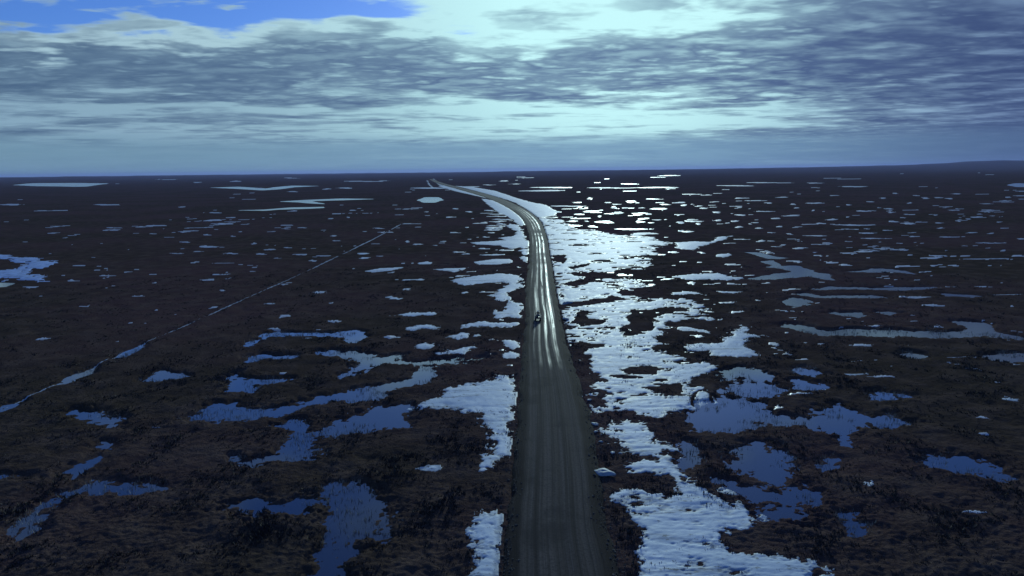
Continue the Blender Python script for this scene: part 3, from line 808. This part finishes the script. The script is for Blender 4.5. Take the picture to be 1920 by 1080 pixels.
def patch_objects(items, own, fld, margin, zfield, mat, kind, defname):
    mar4 = np.broadcast_to(margin, fld.shape).reshape(-1)[F4].max(1)
    near, who = cells_of(own, fld, mar4)
    Z = zfield.reshape(-1)
    for i, it in enumerate(items):
        sel = np.nonzero(near & (who == i))[0]
        if not len(sel):
            continue
        q = F4[sel]
        uq, inv = np.unique(q, return_inverse=True)
        vv = np.stack([X.reshape(-1)[uq], Y.reshape(-1)[uq], Z[uq]], 1)
        c = vv.mean(0)
        c[2] = 0.0
        me = quads_mesh(defname, vv - c, inv.reshape(-1, 4))
        if kind != 'structure':
            at = me.attributes.new('depth', 'FLOAT', 'POINT')
            at.data.foreach_set('value', np.clip(-fld.reshape(-1)[uq] / max(1.0, float(np.median(CELL.reshape(-1)[uq])) * 0.35), -1, 5).astype(np.float32))
        o = link_mesh(defname, me, it.get('mat') or mat)
        o.location = c
        tag(o, it['label'], it['cat'], it.get('group'), kind)


# ponds: level water
patch_objects(PONDS, WO, WF, Wd * 0.9, np.zeros_like(H), M_WATER, 'structure', 'pond')

# snow: lies over the hummocks, thin at its edge
th = np.clip(0.05 + 0.020 * np.sqrt(np.clip(-SF, 0, 60)) * 4, 0.05, 0.34)
thick_s = np.where(SF < 0, th * sstep(0, 1, -SF / np.maximum(0.7, 0.5 * CELL)), 0.0)
ripple = -0.07 * np.maximum(0, perlin(X / 5.5, Y / 1.15 + 0.5 * perlin(X / 9, Y / 9, 74), 73) - 0.15) * damp(1.1) + 0.016 * perlin(X / 1.6 + 0.4 * perlin(X / 4, Y / 4, 71), Y / 0.55, 70) * damp(0.6) + 0.014 * perlin(X / 2.2, Y / 2.2, 72) * damp(2.2)
SZ = np.maximum(BASE * shore, np.where(SF < 0, 0.02, -0.2)) + 0.09 * REL * shore * far_flat + thick_s - 0.09 + ripple * sstep(0, 1.0, -SF)
SZ = np.where(SF > 0, np.minimum(SZ, H - 0.05 - 0.1 * np.clip(SF, 0, 3)), SZ)
SZ = np.where(SF < 0, np.maximum(SZ, H + 0.03 + 0.05 * sstep(150, 300, DIST)), SZ) + np.maximum(ridge, 0) * 0
patch_objects(SNOWS, SO, SF, np.maximum(0.5, 0.8 * CELL), SZ, M_SNOW, None, 'snow_patch')

# specks of old snow and melt too many to count
spk = np.full(X.shape, 1.0)
clus = fbm(X, Y, 160, 2, 101) + 0.28 * sstep(-0.1, 0.25, X / np.maximum(Y, 1)) - 0.2
for (d0, d1, wl_, thr) in ((70, 170, 3.2, 0.80), (150, 330, 6.5, 0.66), (300, 640, 13, 0.64), (560, 1300, 28, 0.80), (1200, 3800, 75, 0.90)):
    wgt = sstep(d0, d0 * 1.15, DIST) * sstep(d1, d1 * 0.85, DIST)
    v_ = fbm(X / 1.7, Y, wl_, 3, 103 + int(wl_), 0.6)
    f_ = (thr + 0.15 + 0.5 * (1 - wgt) - 0.38 * clus - v_) * wl_ * 0.35
    spk = np.where(wgt > 0, np.minimum(spk, f_), spk)
spk = np.where((SF < 0.6) | (WF < 0.6) | (RSD < 1.0), np.maximum(spk, 0.5), spk)
SPZ = np.where(spk < 0, H + 0.03 + 0.06 * sstep(150, 300, DIST), H - 0.06)
_pm = np.where(spk < 0, 0, -1).astype(np.int32)
patch_objects([dict(label='countless tiny snow specks strewn over the whole plain', cat='snow specks')], np.zeros_like(_pm), spk, 0.0, SPZ, M_SLUSH, 'stuff', 'snow_specks')

# ------------------------------------------------------------------ road
ry = np.concatenate([np.arange(336.2, 420, 0.35), np.arange(420, 700, 1.0), np.arange(700, 1395, 1.6)])[::-1]
rl, rr = road_lr(ry)
lx, ly = ground(rl, ry, ROAD_Z * 0.6)
rx, ryy = ground(rr, ry, ROAD_Z * 0.6)
NU = 41
us = np.linspace(-1.12, 1.12, NU)
cxm, cym = (lx + rx) / 2, (ly + ryy) / 2
along = np.concatenate([[0], np.cumsum(np.hypot(np.diff(cxm), np.diff(cym)))]) + cym[0]
hwx, hwy = (rx - lx) / 2, (ryy - ly) / 2
U, A = np.meshgrid(us, along)
scal = 1 + 0.17 * perlin(A / 7.0, np.sign(U) * 7.7, 41) + 0.06 * perlin(A / 2.6, np.sign(U) * 3.3, 42)
RX = cxm[:, None] + hwx[:, None] * U * (1 + (scal - 1) * np.abs(U) ** 3)
RY = cym[:, None] + hwy[:, None] * U * (1 + (scal - 1) * np.abs(U) ** 3)
prof = ROAD_Z * (1 - np.clip(np.abs(U), 0, 1.12) ** 5) + 0.02
near_f = 1 - sstep(250, 600, A)
rut = 0
for c, w_, d_ in ((0.10, 0.07, 0.05), (0.46, 0.08, 0.06), (-0.22, 0.06, 0.03), (-0.52, 0.07, 0.03), (-0.05, 0.03, 0.02)):
    rut = rut - d_ * np.exp(-((U - c - 0.03 * perlin(A / 60, A * 0 + c * 9, 43)) / w_) ** 2)
RZ = prof + (rut + 0.03 * perlin(U * 8, A / 14, 44) + 0.10 * sstep(0.6, 0.86, np.abs(U)) * np.maximum(0, perlin(U * 3, A / 5, 45))) * near_f
rid = np.arange(len(along) * NU).reshape(len(along), NU)
rf = np.stack([rid[:-1, :-1], rid[:-1, 1:], rid[1:, 1:], rid[1:, :-1]], -1).reshape(-1, 4)
rme = quads_mesh('gravel_road', np.stack([RX, RY, RZ], -1).reshape(-1, 3), rf)
uvl = rme.uv_layers.new(name='UVMap')
uvd = np.stack([U.reshape(-1), A.reshape(-1)], 1)[rf.reshape(-1)]
uvl.data.foreach_set('uv', uvd.astype(np.float32).ravel())
road = link_mesh('gravel_road', rme, M_ROAD)
tag(road, 'straight rutted dark gravel road running to the horizon and bending left', 'road', kind='structure')

# ------------------------------------------------------------------ heights by lookup
def grid_at(field, x, y):
    """value of a sheet field at ground points (nearest vertex, by projecting back into the sheet's own rows)"""
    x, y = np.asarray(x, float), np.asarray(y, float)
    v = np.stack([x, y, np.full(x.shape, -CAM_H)], -1) @ CM
    px = v[..., 0] / -v[..., 2] * FPX + IMG_W / 2
    py = IMG_H / 2 - v[..., 1] / -v[..., 2] * FPX
    j = np.clip(np.rint((px - cols[0]) / 2.35).astype(int), 0, NC - 1)
    i = np.clip(np.searchsorted(rows, py - hz(px)), 0, NR - 1)
    return field[i, j]


def road_z(x, y):
    d = (RX - x) ** 2 + (RY - y) ** 2
    return float(RZ.reshape(-1)[np.argmin(d)])


# ------------------------------------------------------------------ low plants: tufts of dwarf shrub and moss on the hummocks
rs = np.random.RandomState(11)


def tuft_mesh(name, pts, hgt, rad, nb, lean, wid):
    """pts (N,3) -> one mesh of nb blades per tuft"""
    n = len(pts)
    base = np.repeat(pts, nb, 0)
    hh = np.repeat(hgt, nb) * rs.uniform(0.5, 1.15, n * nb)
    rr_ = np.repeat(rad, nb)
    a = rs.rand(n * nb) * 2 * np.pi
    r0 = rr_ * np.sqrt(rs.rand(n * nb)) * 0.7
    ox, oy = np.cos(a) * r0, np.sin(a) * r0
    la = a + rs.normal(0, 0.7, n * nb)
    ll = hh * lean * rs.uniform(0.3, 1.0, n * nb)
    w = wid * hh * rs.uniform(0.6, 1.3, n * nb)
    pa = rs.rand(n * nb) * np.pi
    wx, wy = np.cos(pa) * w, np.sin(pa) * w
    b0 = base + np.stack([ox - wx, oy - wy, np.full(n * nb, -0.05)], 1)
    b1 = base + np.stack([ox + wx, oy + wy, np.full(n * nb, -0.05)], 1)
    tp = base + np.stack([ox + np.cos(la) * ll, oy + np.sin(la) * ll, hh], 1)
    vv = np.stack([b0, b1, tp], 1).reshape(-1, 3)
    ff = np.arange(len(vv)).reshape(-1, 3)
    return quads_mesh(name, vv, ff)


def scatter(d0, d1, dens):
    half = 0.92
    ar = (d1 ** 2 - d0 ** 2) * half * 0.9
    n = int(ar * dens)
    d = np.sqrt(rs.uniform(d0 ** 2, d1 ** 2, n))
    a = rs.uniform(-half * 0.86, half * 0.86, n)
    return np.sin(a) * d, np.cos(a) * d


sx, sy = [], []
for d0, d1, de in ((36, 70, 7.0), (70, 120, 3.0), (120, 210, 0.9)):
    a_, b_ = scatter(d0, d1, de)
    sx.append(a_)
    sy.append(b_)
sx, sy = np.concatenate(sx), np.concatenate(sy)
wf, sf, rd = grid_at(WF, sx, sy), grid_at(SF, sx, sy), grid_at(RSD, sx, sy)
clump = fbm(sx, sy, 5.0, 3, 80)
keep = (wf > 0.25) & (rd > 0.25) & ((sf > -0.15) | ((sf > -2.2) & (rs.rand(len(sx)) < 0.30)) | (rs.rand(len(sx)) < 0.08)) & (clump > rs.uniform(-0.75, 0.35, len(sx)))
sx, sy, clump = sx[keep], sy[keep], clump[keep]
sz = grid_at(H, sx, sy)
hg = np.clip(0.13 + 0.16 * clump, 0.08, 0.34) * rs.uniform(0.7, 1.3, len(sx))
print('tufts', len(sx))
o = link_mesh('dwarf_shrubs', tuft_mesh('dwarf_shrubs', np.stack([sx, sy, sz], 1), hg, hg * 1.3, 6, 0.9, 0.32), M_SHRUB)
tag(o, 'dark low dwarf shrubs and tussocks covering the near tundra', 'shrubs', kind='stuff')

# dry sedge standing in the shallow pond margins
gx_, gy_ = scatter(36, 140, 4.0)
wf, sf = grid_at(WF, gx_, gy_), grid_at(SF, gx_, gy_)
cl = fbm(gx_, gy_, 6.0, 3, 90)
keep = (wf < 0.5) & (wf > -2.6) & (sf > 0.2) & (cl > 0.02)
gx_, gy_ = gx_[keep], gy_[keep]
print('sedge', len(gx_))
hs = rs.uniform(0.12, 0.42, len(gx_))
o = link_mesh('sedge', tuft_mesh('sedge', np.stack([gx_, gy_, np.maximum(grid_at(H, gx_, gy_), -0.02)], 1), hs, hs * 0.8, 4, 0.5, 0.10), M_SEDGE)
tag(o, 'thin dry sedge blades standing in the shallow pond water', 'sedge', kind='stuff')


# loose stones and clods thrown to the road shoulders
ns = 3500
ai = rs.randint(0, 620, ns)
uu = rs.choice([-1, 1], ns) * np.clip(rs.normal(0.93, 0.10, ns), 0.2, 1.12)
uj = np.clip(np.rint((uu + 1.12) / 2.24 * (NU - 1)).astype(int), 0, NU - 1)
c0 = np.stack([RX[ai, uj] + rs.normal(0, 0.12, ns), RY[ai, uj] + rs.normal(0, 0.2, ns), RZ[ai, uj]], 1)
c0[:, 2] = np.maximum(c0[:, 2], grid_at(H, c0[:, 0], c0[:, 1]))
rad_ = np.clip(np.exp(rs.normal(-3.0, 0.45, ns)), 0.03, 0.15)
oct_ = np.array([(1, 0, 0), (0, 1, 0), (-1, 0, 0), (0, -1, 0), (0, 0, 0.8), (0, 0, -0.5)], float)
jit = 1 + rs.uniform(-0.35, 0.35, (ns, 6, 1))
rot_ = rs.rand(ns) * 6.28
ov = np.repeat(oct_[None], ns, 0) * jit * rad_[:, None, None]
ovx = ov[..., 0] * np.cos(rot_)[:, None] - ov[..., 1] * np.sin(rot_)[:, None]
ovy = ov[..., 0] * np.sin(rot_)[:, None] + ov[..., 1] * np.cos(rot_)[:, None]
vv = np.stack([ovx, ovy, ov[..., 2]], -1) + c0[:, None, :]
of = np.array([(0, 1, 4), (1, 2, 4), (2, 3, 4), (3, 0, 4), (1, 0, 5), (2, 1, 5), (3, 2, 5), (0, 3, 5)])
ff = (of[None] + (np.arange(ns) * 6)[:, None, None]).reshape(-1, 3)
o = link_mesh('loose_gravel', quads_mesh('loose_gravel', vv.reshape(-1, 3), ff), plain('gravel_stone', (0.13, 0.115, 0.095), 0.9, 0, 0.7, 3.0), smooth=False)
tag(o, 'loose stones and clods strewn along both road shoulders', 'gravel', kind='stuff')


# ------------------------------------------------------------------ lumps of old snow beside the road
def lump(name, c, r, label, seed):
    bm = bmesh.new()
    bmesh.ops.create_icosphere(bm, subdivisions=3, radius=1.0)
    for v in bm.verts:
        p = v.co
        k = 1 + 0.30 * math.sin(3.1 * p.x + seed) * math.sin(2.7 * p.y + 2 * seed) + 0.16 * math.sin(7 * p.z + 5 * p.x + seed) + 0.08 * math.sin(13 * p.y + 9 * p.x)
        v.co = Vector((p.x * r[0] * k, p.y * r[1] * k, max(p.z, -0.35) * r[2] * k))
    me = bpy.data.meshes.new(name)
    bm.to_mesh(me)
    bm.free()
    o = link_mesh(name, me, M_SNOW)
    o.location = c
    o.rotation_euler = (0, 0, seed)
    tag(o, label, 'snow lump', 'snow lumps along the right road edge')
    return o


for i, (px, py, w, lab) in enumerate([
        (1090, 738, 9, 'small snow lump on the right road edge, farthest of the row'),
        (1105, 750, 6, 'tiny snow lump on the right road edge, second farthest'),
        (1116, 793, 9, 'snow lump on the right road edge above its small twin'),
        (1117, 809, 6, 'small snow lump just below its bigger twin on the road edge'),
        (1127, 828, 6, 'tiny snow lump on the right road edge below the twin lumps'),
        (1149, 846, 7, 'small snow lump a little off the right road edge'),
        (1133, 882, 22, 'biggest block of old snow on the right road edge'),
        (1152, 760, 5, 'tiny snow lump between road edge and slushy snow'),
        (1064, 566, 13, 'round snow lump right of the road beyond the quad bike'),
        (1061, 596, 11, 'pointed snow lump on the right road edge beside the quad bike')]):
    gx, gy = ground(px, py + w * 0.25, 0.2)
    s = w / FPX * math.hypot(math.hypot(gx, gy), CAM_H) * 0.5
    lump('snow_lump', (float(gx), float(gy), float(grid_at(H, gx, gy)) + 0.05 + 0.1 * s), (s, s * 1.5, s * 0.38), lab, i * 1.7 + 0.4)

# ------------------------------------------------------------------ quad bike and its rider
M_PAINT = plain('quad_paint', (0.018, 0.020, 0.022), 0.35, 0, 0.4, 14)
M_RUBBER = plain('tyre_rubber', (0.012, 0.012, 0.012), 0.85, 0, 0.5, 20)
M_STEEL = plain('rack_steel', (0.10, 0.11, 0.11), 0.45, 0.6, 0.4, 20)
M_RIM = plain('wheel_rim', (0.16, 0.165, 0.17), 0.4, 0.8, 0.4, 20)
M_VINYL = plain('seat_vinyl', (0.014, 0.014, 0.015), 0.55, 0, 0.3, 20)
M_LAMP = plain('lamp_glass', (0.30, 0.05, 0.04), 0.2, 0, 0.2, 20)
M_CLEAR = plain('headlight_glass', (0.55, 0.57, 0.58), 0.12, 0, 0.1, 20)
M_CLOTH = plain('dark_parka', (0.016, 0.018, 0.022), 0.9, 0, 0.6, 9)
M_HELMET = plain('pale_helmet', (0.66, 0.68, 0.66), 0.3, 0, 0.15, 10)
M_SKIN = plain('skin', (0.40, 0.24, 0.18), 0.55, 0, 0.2, 25)
M_GLASS = plain('goggle_glass', (0.02, 0.02, 0.03), 0.1, 0, 0.1, 20)
M_BOX = plain('cargo_box', (0.15, 0.155, 0.15), 0.6, 0, 0.4, 14)


def bm_box(bm, c, s, bev=0.0, rot=None, taper=None):
    r = bmesh.ops.create_cube(bm, size=1.0)
    vs = r['verts']
    for v in vs:
        k = 1.0
        if taper and v.co.z > 0:
            v.co.x *= taper[0]
            v.co.y *= taper[1]
        v.co = Vector((v.co.x * s[0], v.co.y * s[1], v.co.z * s[2]))
    if bev:
        es = list({e for v in vs for e in v.link_edges})
        rb = bmesh.ops.bevel(bm, geom=es, offset=bev, segments=2, affect='EDGES', profile=0.6)
        vs = list({v for f in rb['faces'] for v in f.verts} | {v for v in vs if v.is_valid})
    if rot is not None:
        bmesh.ops.rotate(bm, verts=vs, cent=(0, 0, 0), matrix=rot)
    bmesh.ops.translate(bm, verts=vs, vec=c)


def bm_tube(bm, pts, rad, seg=8):
    pts = [Vector(p) for p in pts]
    rads = rad if isinstance(rad, (list, tuple)) else [rad] * len(pts)
    rings = []
    for i, p in enumerate(pts):
        d = (pts[min(i + 1, len(pts) - 1)] - pts[max(i - 1, 0)]).normalized()
        up = Vector((0, 0, 1)) if abs(d.z) < 0.9 else Vector((1, 0, 0))
        a = d.cross(up).normalized()
        b = d.cross(a)
        rings.append([bm.verts.new(p + (a * math.cos(2 * math.pi * k / seg) + b * math.sin(2 * math.pi * k / seg)) * rads[i]) for k in range(seg)])
    for r0, r1 in zip(rings, rings[1:]):
        for k in range(seg):
            bm.faces.new((r0[k], r0[(k + 1) % seg], r1[(k + 1) % seg], r1[k]))
    bm.faces.new(rings[0][::-1])
    bm.faces.new(rings[-1])


def bm_lathe(bm, prof, seg=24):
    """profile (radius, x) spun about the x axis"""
    rings = [[bm.verts.new((x, r * math.cos(2 * math.pi * k / seg), r * math.sin(2 * math.pi * k / seg))) for k in range(seg)] for r, x in prof]
    for r0, r1 in zip(rings, rings[1:]):
        for k in range(seg):
            bm.faces.new((r0[k], r0[(k + 1) % seg], r1[(k + 1) % seg], r1[k]))
    return rings


def part(name, bm, mat, parent, loc=(0, 0, 0)):
    me = bpy.data.meshes.new(name)
    bmesh.ops.recalc_face_normals(bm, faces=bm.faces)
    bm.to_mesh(me)
    bm.free()
    o = link_mesh(name, me, mat, parent, smooth=False)
    for p in me.polygons:
        p.use_smooth = len(p.vertices) == 4 and p.area < 0.02
    o.location = loc
    return o


QX, QY = ground(1009.0, 602.0, ROAD_Z)
QX, QY = float(QX), float(QY)
QZ = road_z(QX, QY)
quad = bpy.data.objects.new('quad_bike', None)
COL.objects.link(quad)
quad.location = (QX, QY + 0.9, QZ - 0.02)
quad.rotation_euler = (0, 0, math.radians(-1.5))
tag(quad, 'dark quad bike with cargo racks driving away along the gravel road', 'quad bike')

bm = bmesh.new()
bm_box(bm, (0, 0.05, 0.52), (0.42, 1.55, 0.30), 0.05)
bm_box(bm, (0, 0.62, 0.74), (0.40, 0.55, 0.20), 0.06, taper=(0.75, 0.8))
bm_box(bm, (0, -0.45, 0.66), (0.36, 0.6, 0.12), 0.04)
part('body', bm, M_PAINT, quad)
for sx_ in (-1, 1):
    for y0 in (0.62, -0.62):
        bm = bmesh.new()
        n = 8
        prev = None
        for k in range(n + 1):
            a = math.radians(20 + 140 * k / n)
            yy, zz = y0 + 0.40 * math.cos(a), 0.32 + 0.40 * math.sin(a)
            cur = [bm.verts.new((sx_ * 0.22, yy, zz + 0.02)), bm.verts.new((sx_ * 0.60, yy, zz)),
                   bm.verts.new((sx_ * 0.60, yy * 1.0 , zz - 0.025)), bm.verts.new((sx_ * 0.22, yy, zz - 0.01))]
            if prev:
                for q in range(4):
                    bm.faces.new((prev[q], prev[(q + 1) % 4], cur[(q + 1) % 4], cur[q]))
            else:
                bm.faces.new(cur)
            prev = cur
        bm.faces.new(prev[::-1])
        part('mudguard', bm, M_PAINT, quad)
        bm = bmesh.new()
        bm_lathe(bm, [(0.15, -0.11), (0.26, -0.125), (0.315, -0.09), (0.325, 0.0), (0.315, 0.09), (0.26, 0.125), (0.15, 0.11), (0.15, -0.11)])
        for k in range(18):
            a = 2 * math.pi * k / 18
            bm_box(bm, (0.045 * (-1) ** k, 0.325 * math.cos(a), 0.325 * math.sin(a)), (0.10, 0.035, 0.03), 0, Matrix.Identity(3))
        wheel = part('wheel', bm, M_RUBBER, quad, (sx_ * 0.47, y0, 0.335))
        bm = bmesh.new()
        rg = bm_lathe(bm, [(0.152, -0.10), (0.14, -0.06), (0.05, -0.03), (0.05, 0.03), (0.14, 0.06), (0.152, 0.10)])
        part('rim', bm, M_RIM, wheel)
    bm = bmesh.new()
    bm_box(bm, (sx_ * 0.36, 0.02, 0.36), (0.20, 0.62, 0.035), 0.01)
    part('footrest', bm, M_STEEL, quad)
bm = bmesh.new()
bm_box(bm, (0, -0.15, 0.80), (0.30, 0.82, 0.15), 0.05, taper=(0.85, 0.95))
part('seat', bm, M_VINYL, quad)
bm = bmesh.new()
bm_tube(bm, [(0, 0.55, 0.72), (0, 0.42, 1.02)], 0.03)
bm_tube(bm, [(-0.40, 0.30, 1.05), (-0.22, 0.38, 1.06), (0, 0.42, 1.02), (0.22, 0.38, 1.06), (0.40, 0.30, 1.05)], 0.017)
hb = part('handlebar', bm, M_STEEL, quad)
for sx_ in (-1, 1):
    bm = bmesh.new()
    bm_tube(bm, [(sx_ * 0.29, 0.35, 1.056), (sx_ * 0.415, 0.293, 1.05)], 0.022)
    part('grip', bm, M_RUBBER, hb)
    bm = bmesh.new()
    bm_tube(bm, [(sx_ * 0.17, 0.87, 0.66), (sx_ * 0.17, 0.92, 0.66)], [0.07, 0.06], 14)
    part('headlight', bm, M_CLEAR, quad)
    bm = bmesh.new()
    bm_box(bm, (sx_ * 0.26, -0.86, 0.66), (0.12, 0.04, 0.07), 0.012)
    part('tail_light', bm, M_LAMP, quad)


def rack(y, z, ly, lx_):
    bm = bmesh.new()
    for k in range(5):
        xx = -lx_ / 2 + lx_ * k / 4
        bm_tube(bm, [(xx, y - ly / 2, z), (xx, y + ly / 2, z)], 0.012, 6)
    for yy in (-ly / 2, 0, ly / 2):
        bm_tube(bm, [(-lx_ / 2, y + yy, z + 0.004), (lx_ / 2, y + yy, z + 0.004)], 0.014, 6)
    for xx in (-0.2, 0.2):
        bm_tube(bm, [(xx, y, z), (xx, y, z - 0.2)], 0.014, 6)
    return bm


part('front_rack', rack(0.70, 0.90, 0.50, 0.80), M_STEEL, quad)
part('rear_rack', rack(-0.66, 0.86, 0.52, 0.84), M_STEEL, quad)
bm = bmesh.new()
bm_tube(bm, [(-0.28, 0.93, 0.45), (-0.30, 0.98, 0.72), (0.30, 0.98, 0.72), (0.28, 0.93, 0.45)], 0.02)
part('bumper', bm, M_STEEL, quad)
bm = bmesh.new()
bm_tube(bm, [(0.20, -0.55, 0.42), (0.22, -0.90, 0.50)], [0.045, 0.055], 12)
part('exhaust', bm, M_STEEL, quad)

cargo = None
bm = bmesh.new()
bm_box(bm, (0, 0, 0.15), (0.62, 0.42, 0.26), 0.04, taper=(0.94, 0.92))
me = bpy.data.meshes.new('cargo_box')
bm.to_mesh(me)
bm.free()
cargo = link_mesh('cargo_box', me, M_BOX, None, smooth=False)
cargo.location = (QX + 0.02, QY + 0.9 - 0.68, QZ + 0.875)
tag(cargo, 'grey cargo box tied on the rear rack of the quad bike', 'box')
bm = bmesh.new()
bm_box(bm, (0, 0, 0.295), (0.64, 0.44, 0.04), 0.015)
part('lid', bm, M_BOX, cargo)
for sx_ in (-0.2, 0.2):
    bm = bmesh.new()
    bm_box(bm, (sx_, -0.222, 0.26), (0.05, 0.02, 0.08), 0.005)
    part('latch', bm, M_STEEL, cargo)

# rider: one skinned body astride the seat, hands on the grips
JOINTS = {
    'pelvis': ((0, -0.22, 0.98), (0.17, 0.14)), 'waist': ((0, -0.20, 1.16), (0.17, 0.13)), 'chest': ((0, -0.12, 1.36), (0.20, 0.14)),
    'collar': ((0, -0.07, 1.50), (0.12, 0.10)), 'neck': ((0, -0.05, 1.57), (0.06, 0.06)), 'skull': ((0, -0.02, 1.66), (0.085, 0.10)), 'crown': ((0, -0.03, 1.76), (0.075, 0.09)),
}
EDGES = [('pelvis', 'waist'), ('waist', 'chest'), ('chest', 'collar'), ('collar', 'neck'), ('neck', 'skull'), ('skull', 'crown')]
for nm, s_ in (('l', -1), ('r', 1)):
    for j, p, r in (('sh', (s_ * 0.20, -0.08, 1.46), (0.085, 0.085)), ('elb', (s_ * 0.36, 0.06, 1.25), (0.062, 0.062)),
                    ('wri', (s_ * 0.36, 0.26, 1.09), (0.040, 0.040)), ('palm', (s_ * 0.355, 0.31, 1.075), (0.042, 0.030)),
                    ('hip', (s_ * 0.13, -0.18, 0.94), (0.115, 0.115)), ('kne', (s_ * 0.33, 0.20, 0.83), (0.078, 0.078)),
                    ('ank', (s_ * 0.36, -0.02, 0.46), (0.052, 0.055)), ('heel', (s_ * 0.36, -0.05, 0.42), (0.05, 0.05)), ('toe', (s_ * 0.37, 0.16, 0.415), (0.045, 0.04))):
        JOINTS[j + nm] = (p, r)
    EDGES += [('collar', 'sh' + nm), ('sh' + nm, 'elb' + nm), ('elb' + nm, 'wri' + nm), ('wri' + nm, 'palm' + nm),
              ('pelvis', 'hip' + nm), ('hip' + nm, 'kne' + nm), ('kne' + nm, 'ank' + nm), ('ank' + nm, 'heel' + nm), ('heel' + nm, 'toe' + nm)]
    for k, (dx_, ln) in enumerate(((-0.032, 0.062), (-0.010, 0.072), (0.012, 0.068), (0.033, 0.054))):
        b0 = (s_ * 0.355 + dx_, 0.335, 1.080)
        for q, p in enumerate((b0, (b0[0], 0.335 + ln * 0.5, 1.085), (b0[0], 0.335 + ln * 0.62, 1.050), (b0[0], 0.335 + ln * 0.25, 1.022))):
            JOINTS['f%d%d' % (k, q) + nm] = (p, (0.0095, 0.0095) if q else (0.011, 0.011))
        EDGES += [('palm' + nm, 'f%d0' % k + nm)] + [('f%d%d' % (k, q) + nm, 'f%d%d' % (k, q + 1) + nm) for q in range(3)]
    JOINTS['t0' + nm] = ((s_ * 0.355 - s_ * 0.045, 0.315, 1.062), (0.012, 0.012))
    JOINTS['t1' + nm] = ((s_ * 0.355 - s_ * 0.055, 0.345, 1.030), (0.010, 0.010))
    EDGES += [('palm' + nm, 't0' + nm), ('t0' + nm, 't1' + nm)]
names = list(JOINTS)
me = bpy.data.meshes.new('person')
me.from_pydata([JOINTS[n][0] for n in names], [(names.index(a), names.index(b)) for a, b in EDGES], [])
rider = bpy.data.objects.new('person', me)
COL.objects.link(rider)
md = rider.modifiers.new('skin', 'SKIN')
md.use_smooth_shade = True
if not me.skin_vertices:
    bpy.context.view_layer.objects.active = rider
for i, n in enumerate(names):
    sv = me.skin_vertices[0].data[i]
    sv.radius = JOINTS[n][1]
    sv.use_root = (n == 'pelvis')
sub = rider.modifiers.new('subdivision', 'SUBSURF')
sub.levels = sub.render_levels = 2
me.materials.append(M_CLOTH)
rider.location = (QX, QY + 0.9, QZ - 0.02)
rider.rotation_euler = (0, 0, math.radians(-1.5))
tag(rider, 'rider in dark clothes and pale helmet sitting on the quad bike', 'person')
bm = bmesh.new()
bmesh.ops.create_uvsphere(bm, u_segments=20, v_segments=14, radius=1.0)
for v in bm.verts:
    v.co = Vector((v.co.x * 0.135, v.co.y * 0.155, v.co.z * 0.145))
bmesh.ops.delete(bm, geom=[v for v in bm.verts if v.co.z < 0.02 and v.co.y > 0.06], context='VERTS')
bmesh.ops.delete(bm, geom=[v for v in bm.verts if v.co.z < -0.11], context='VERTS')
hm = part('helmet', bm, M_HELMET, rider, (0, -0.02, 1.72))
bm = bmesh.new()
bmesh.ops.create_uvsphere(bm, u_segments=16, v_segments=12, radius=1.0)
for v in bm.verts:
    p = v.co
    nose = max(0.0, 1 - ((p.x / 0.22) ** 2 + ((p.z + 0.15) / 0.3) ** 2)) if p.y > 0 else 0
    chin = 0.12 * max(0.0, -p.z)
    v.co = Vector((p.x * 0.078 * (1 - chin), p.y * 0.062 + nose * 0.022, p.z * 0.105))
face = part('face', bm, M_SKIN, rider, (0, 0.045, 1.665))
bm = bmesh.new()
bm_box(bm, (0, 0.062, 0.025), (0.13, 0.035, 0.05), 0.014)
part('goggles', bm, M_GLASS, face)
for s_ in (-1, 1):
    bm = bmesh.new()
    bm_box(bm, (s_ * 0.365, 0.06, 0.43), (0.115, 0.30, 0.11), 0.035)
    part('boot', bm, M_RUBBER, rider)

# ------------------------------------------------------------------ the blue air between here and the skyline
bm = bmesh.new()
bm_box(bm, (0, 11000, 0), (60000, 52000, 1))
for v in bm.verts:
    v.co.z = -3.0 if v.co.z < 0 else 120.0
me = bpy.data.meshes.new('haze')
bm.to_mesh(me)
bm.free()
hm_, ht, hb_ = new_mat('haze_air')
ht.nodes.remove(hb_)
pv = ht.nodes.new('ShaderNodeVolumePrincipled')
pv.inputs['Color'].default_value = (0.42, 0.50, 0.95, 1)
pv.inputs['Density'].default_value = 4e-5
pv.inputs['Anisotropy'].default_value = 0.2
ht.links.new(pv.outputs[0], ht.nodes['Material Output'].inputs['Volume'])
haze = link_mesh('haze', me, hm_, smooth=False)
tag(haze, 'thin blue haze lying over the whole distant plain', 'haze', kind='stuff')
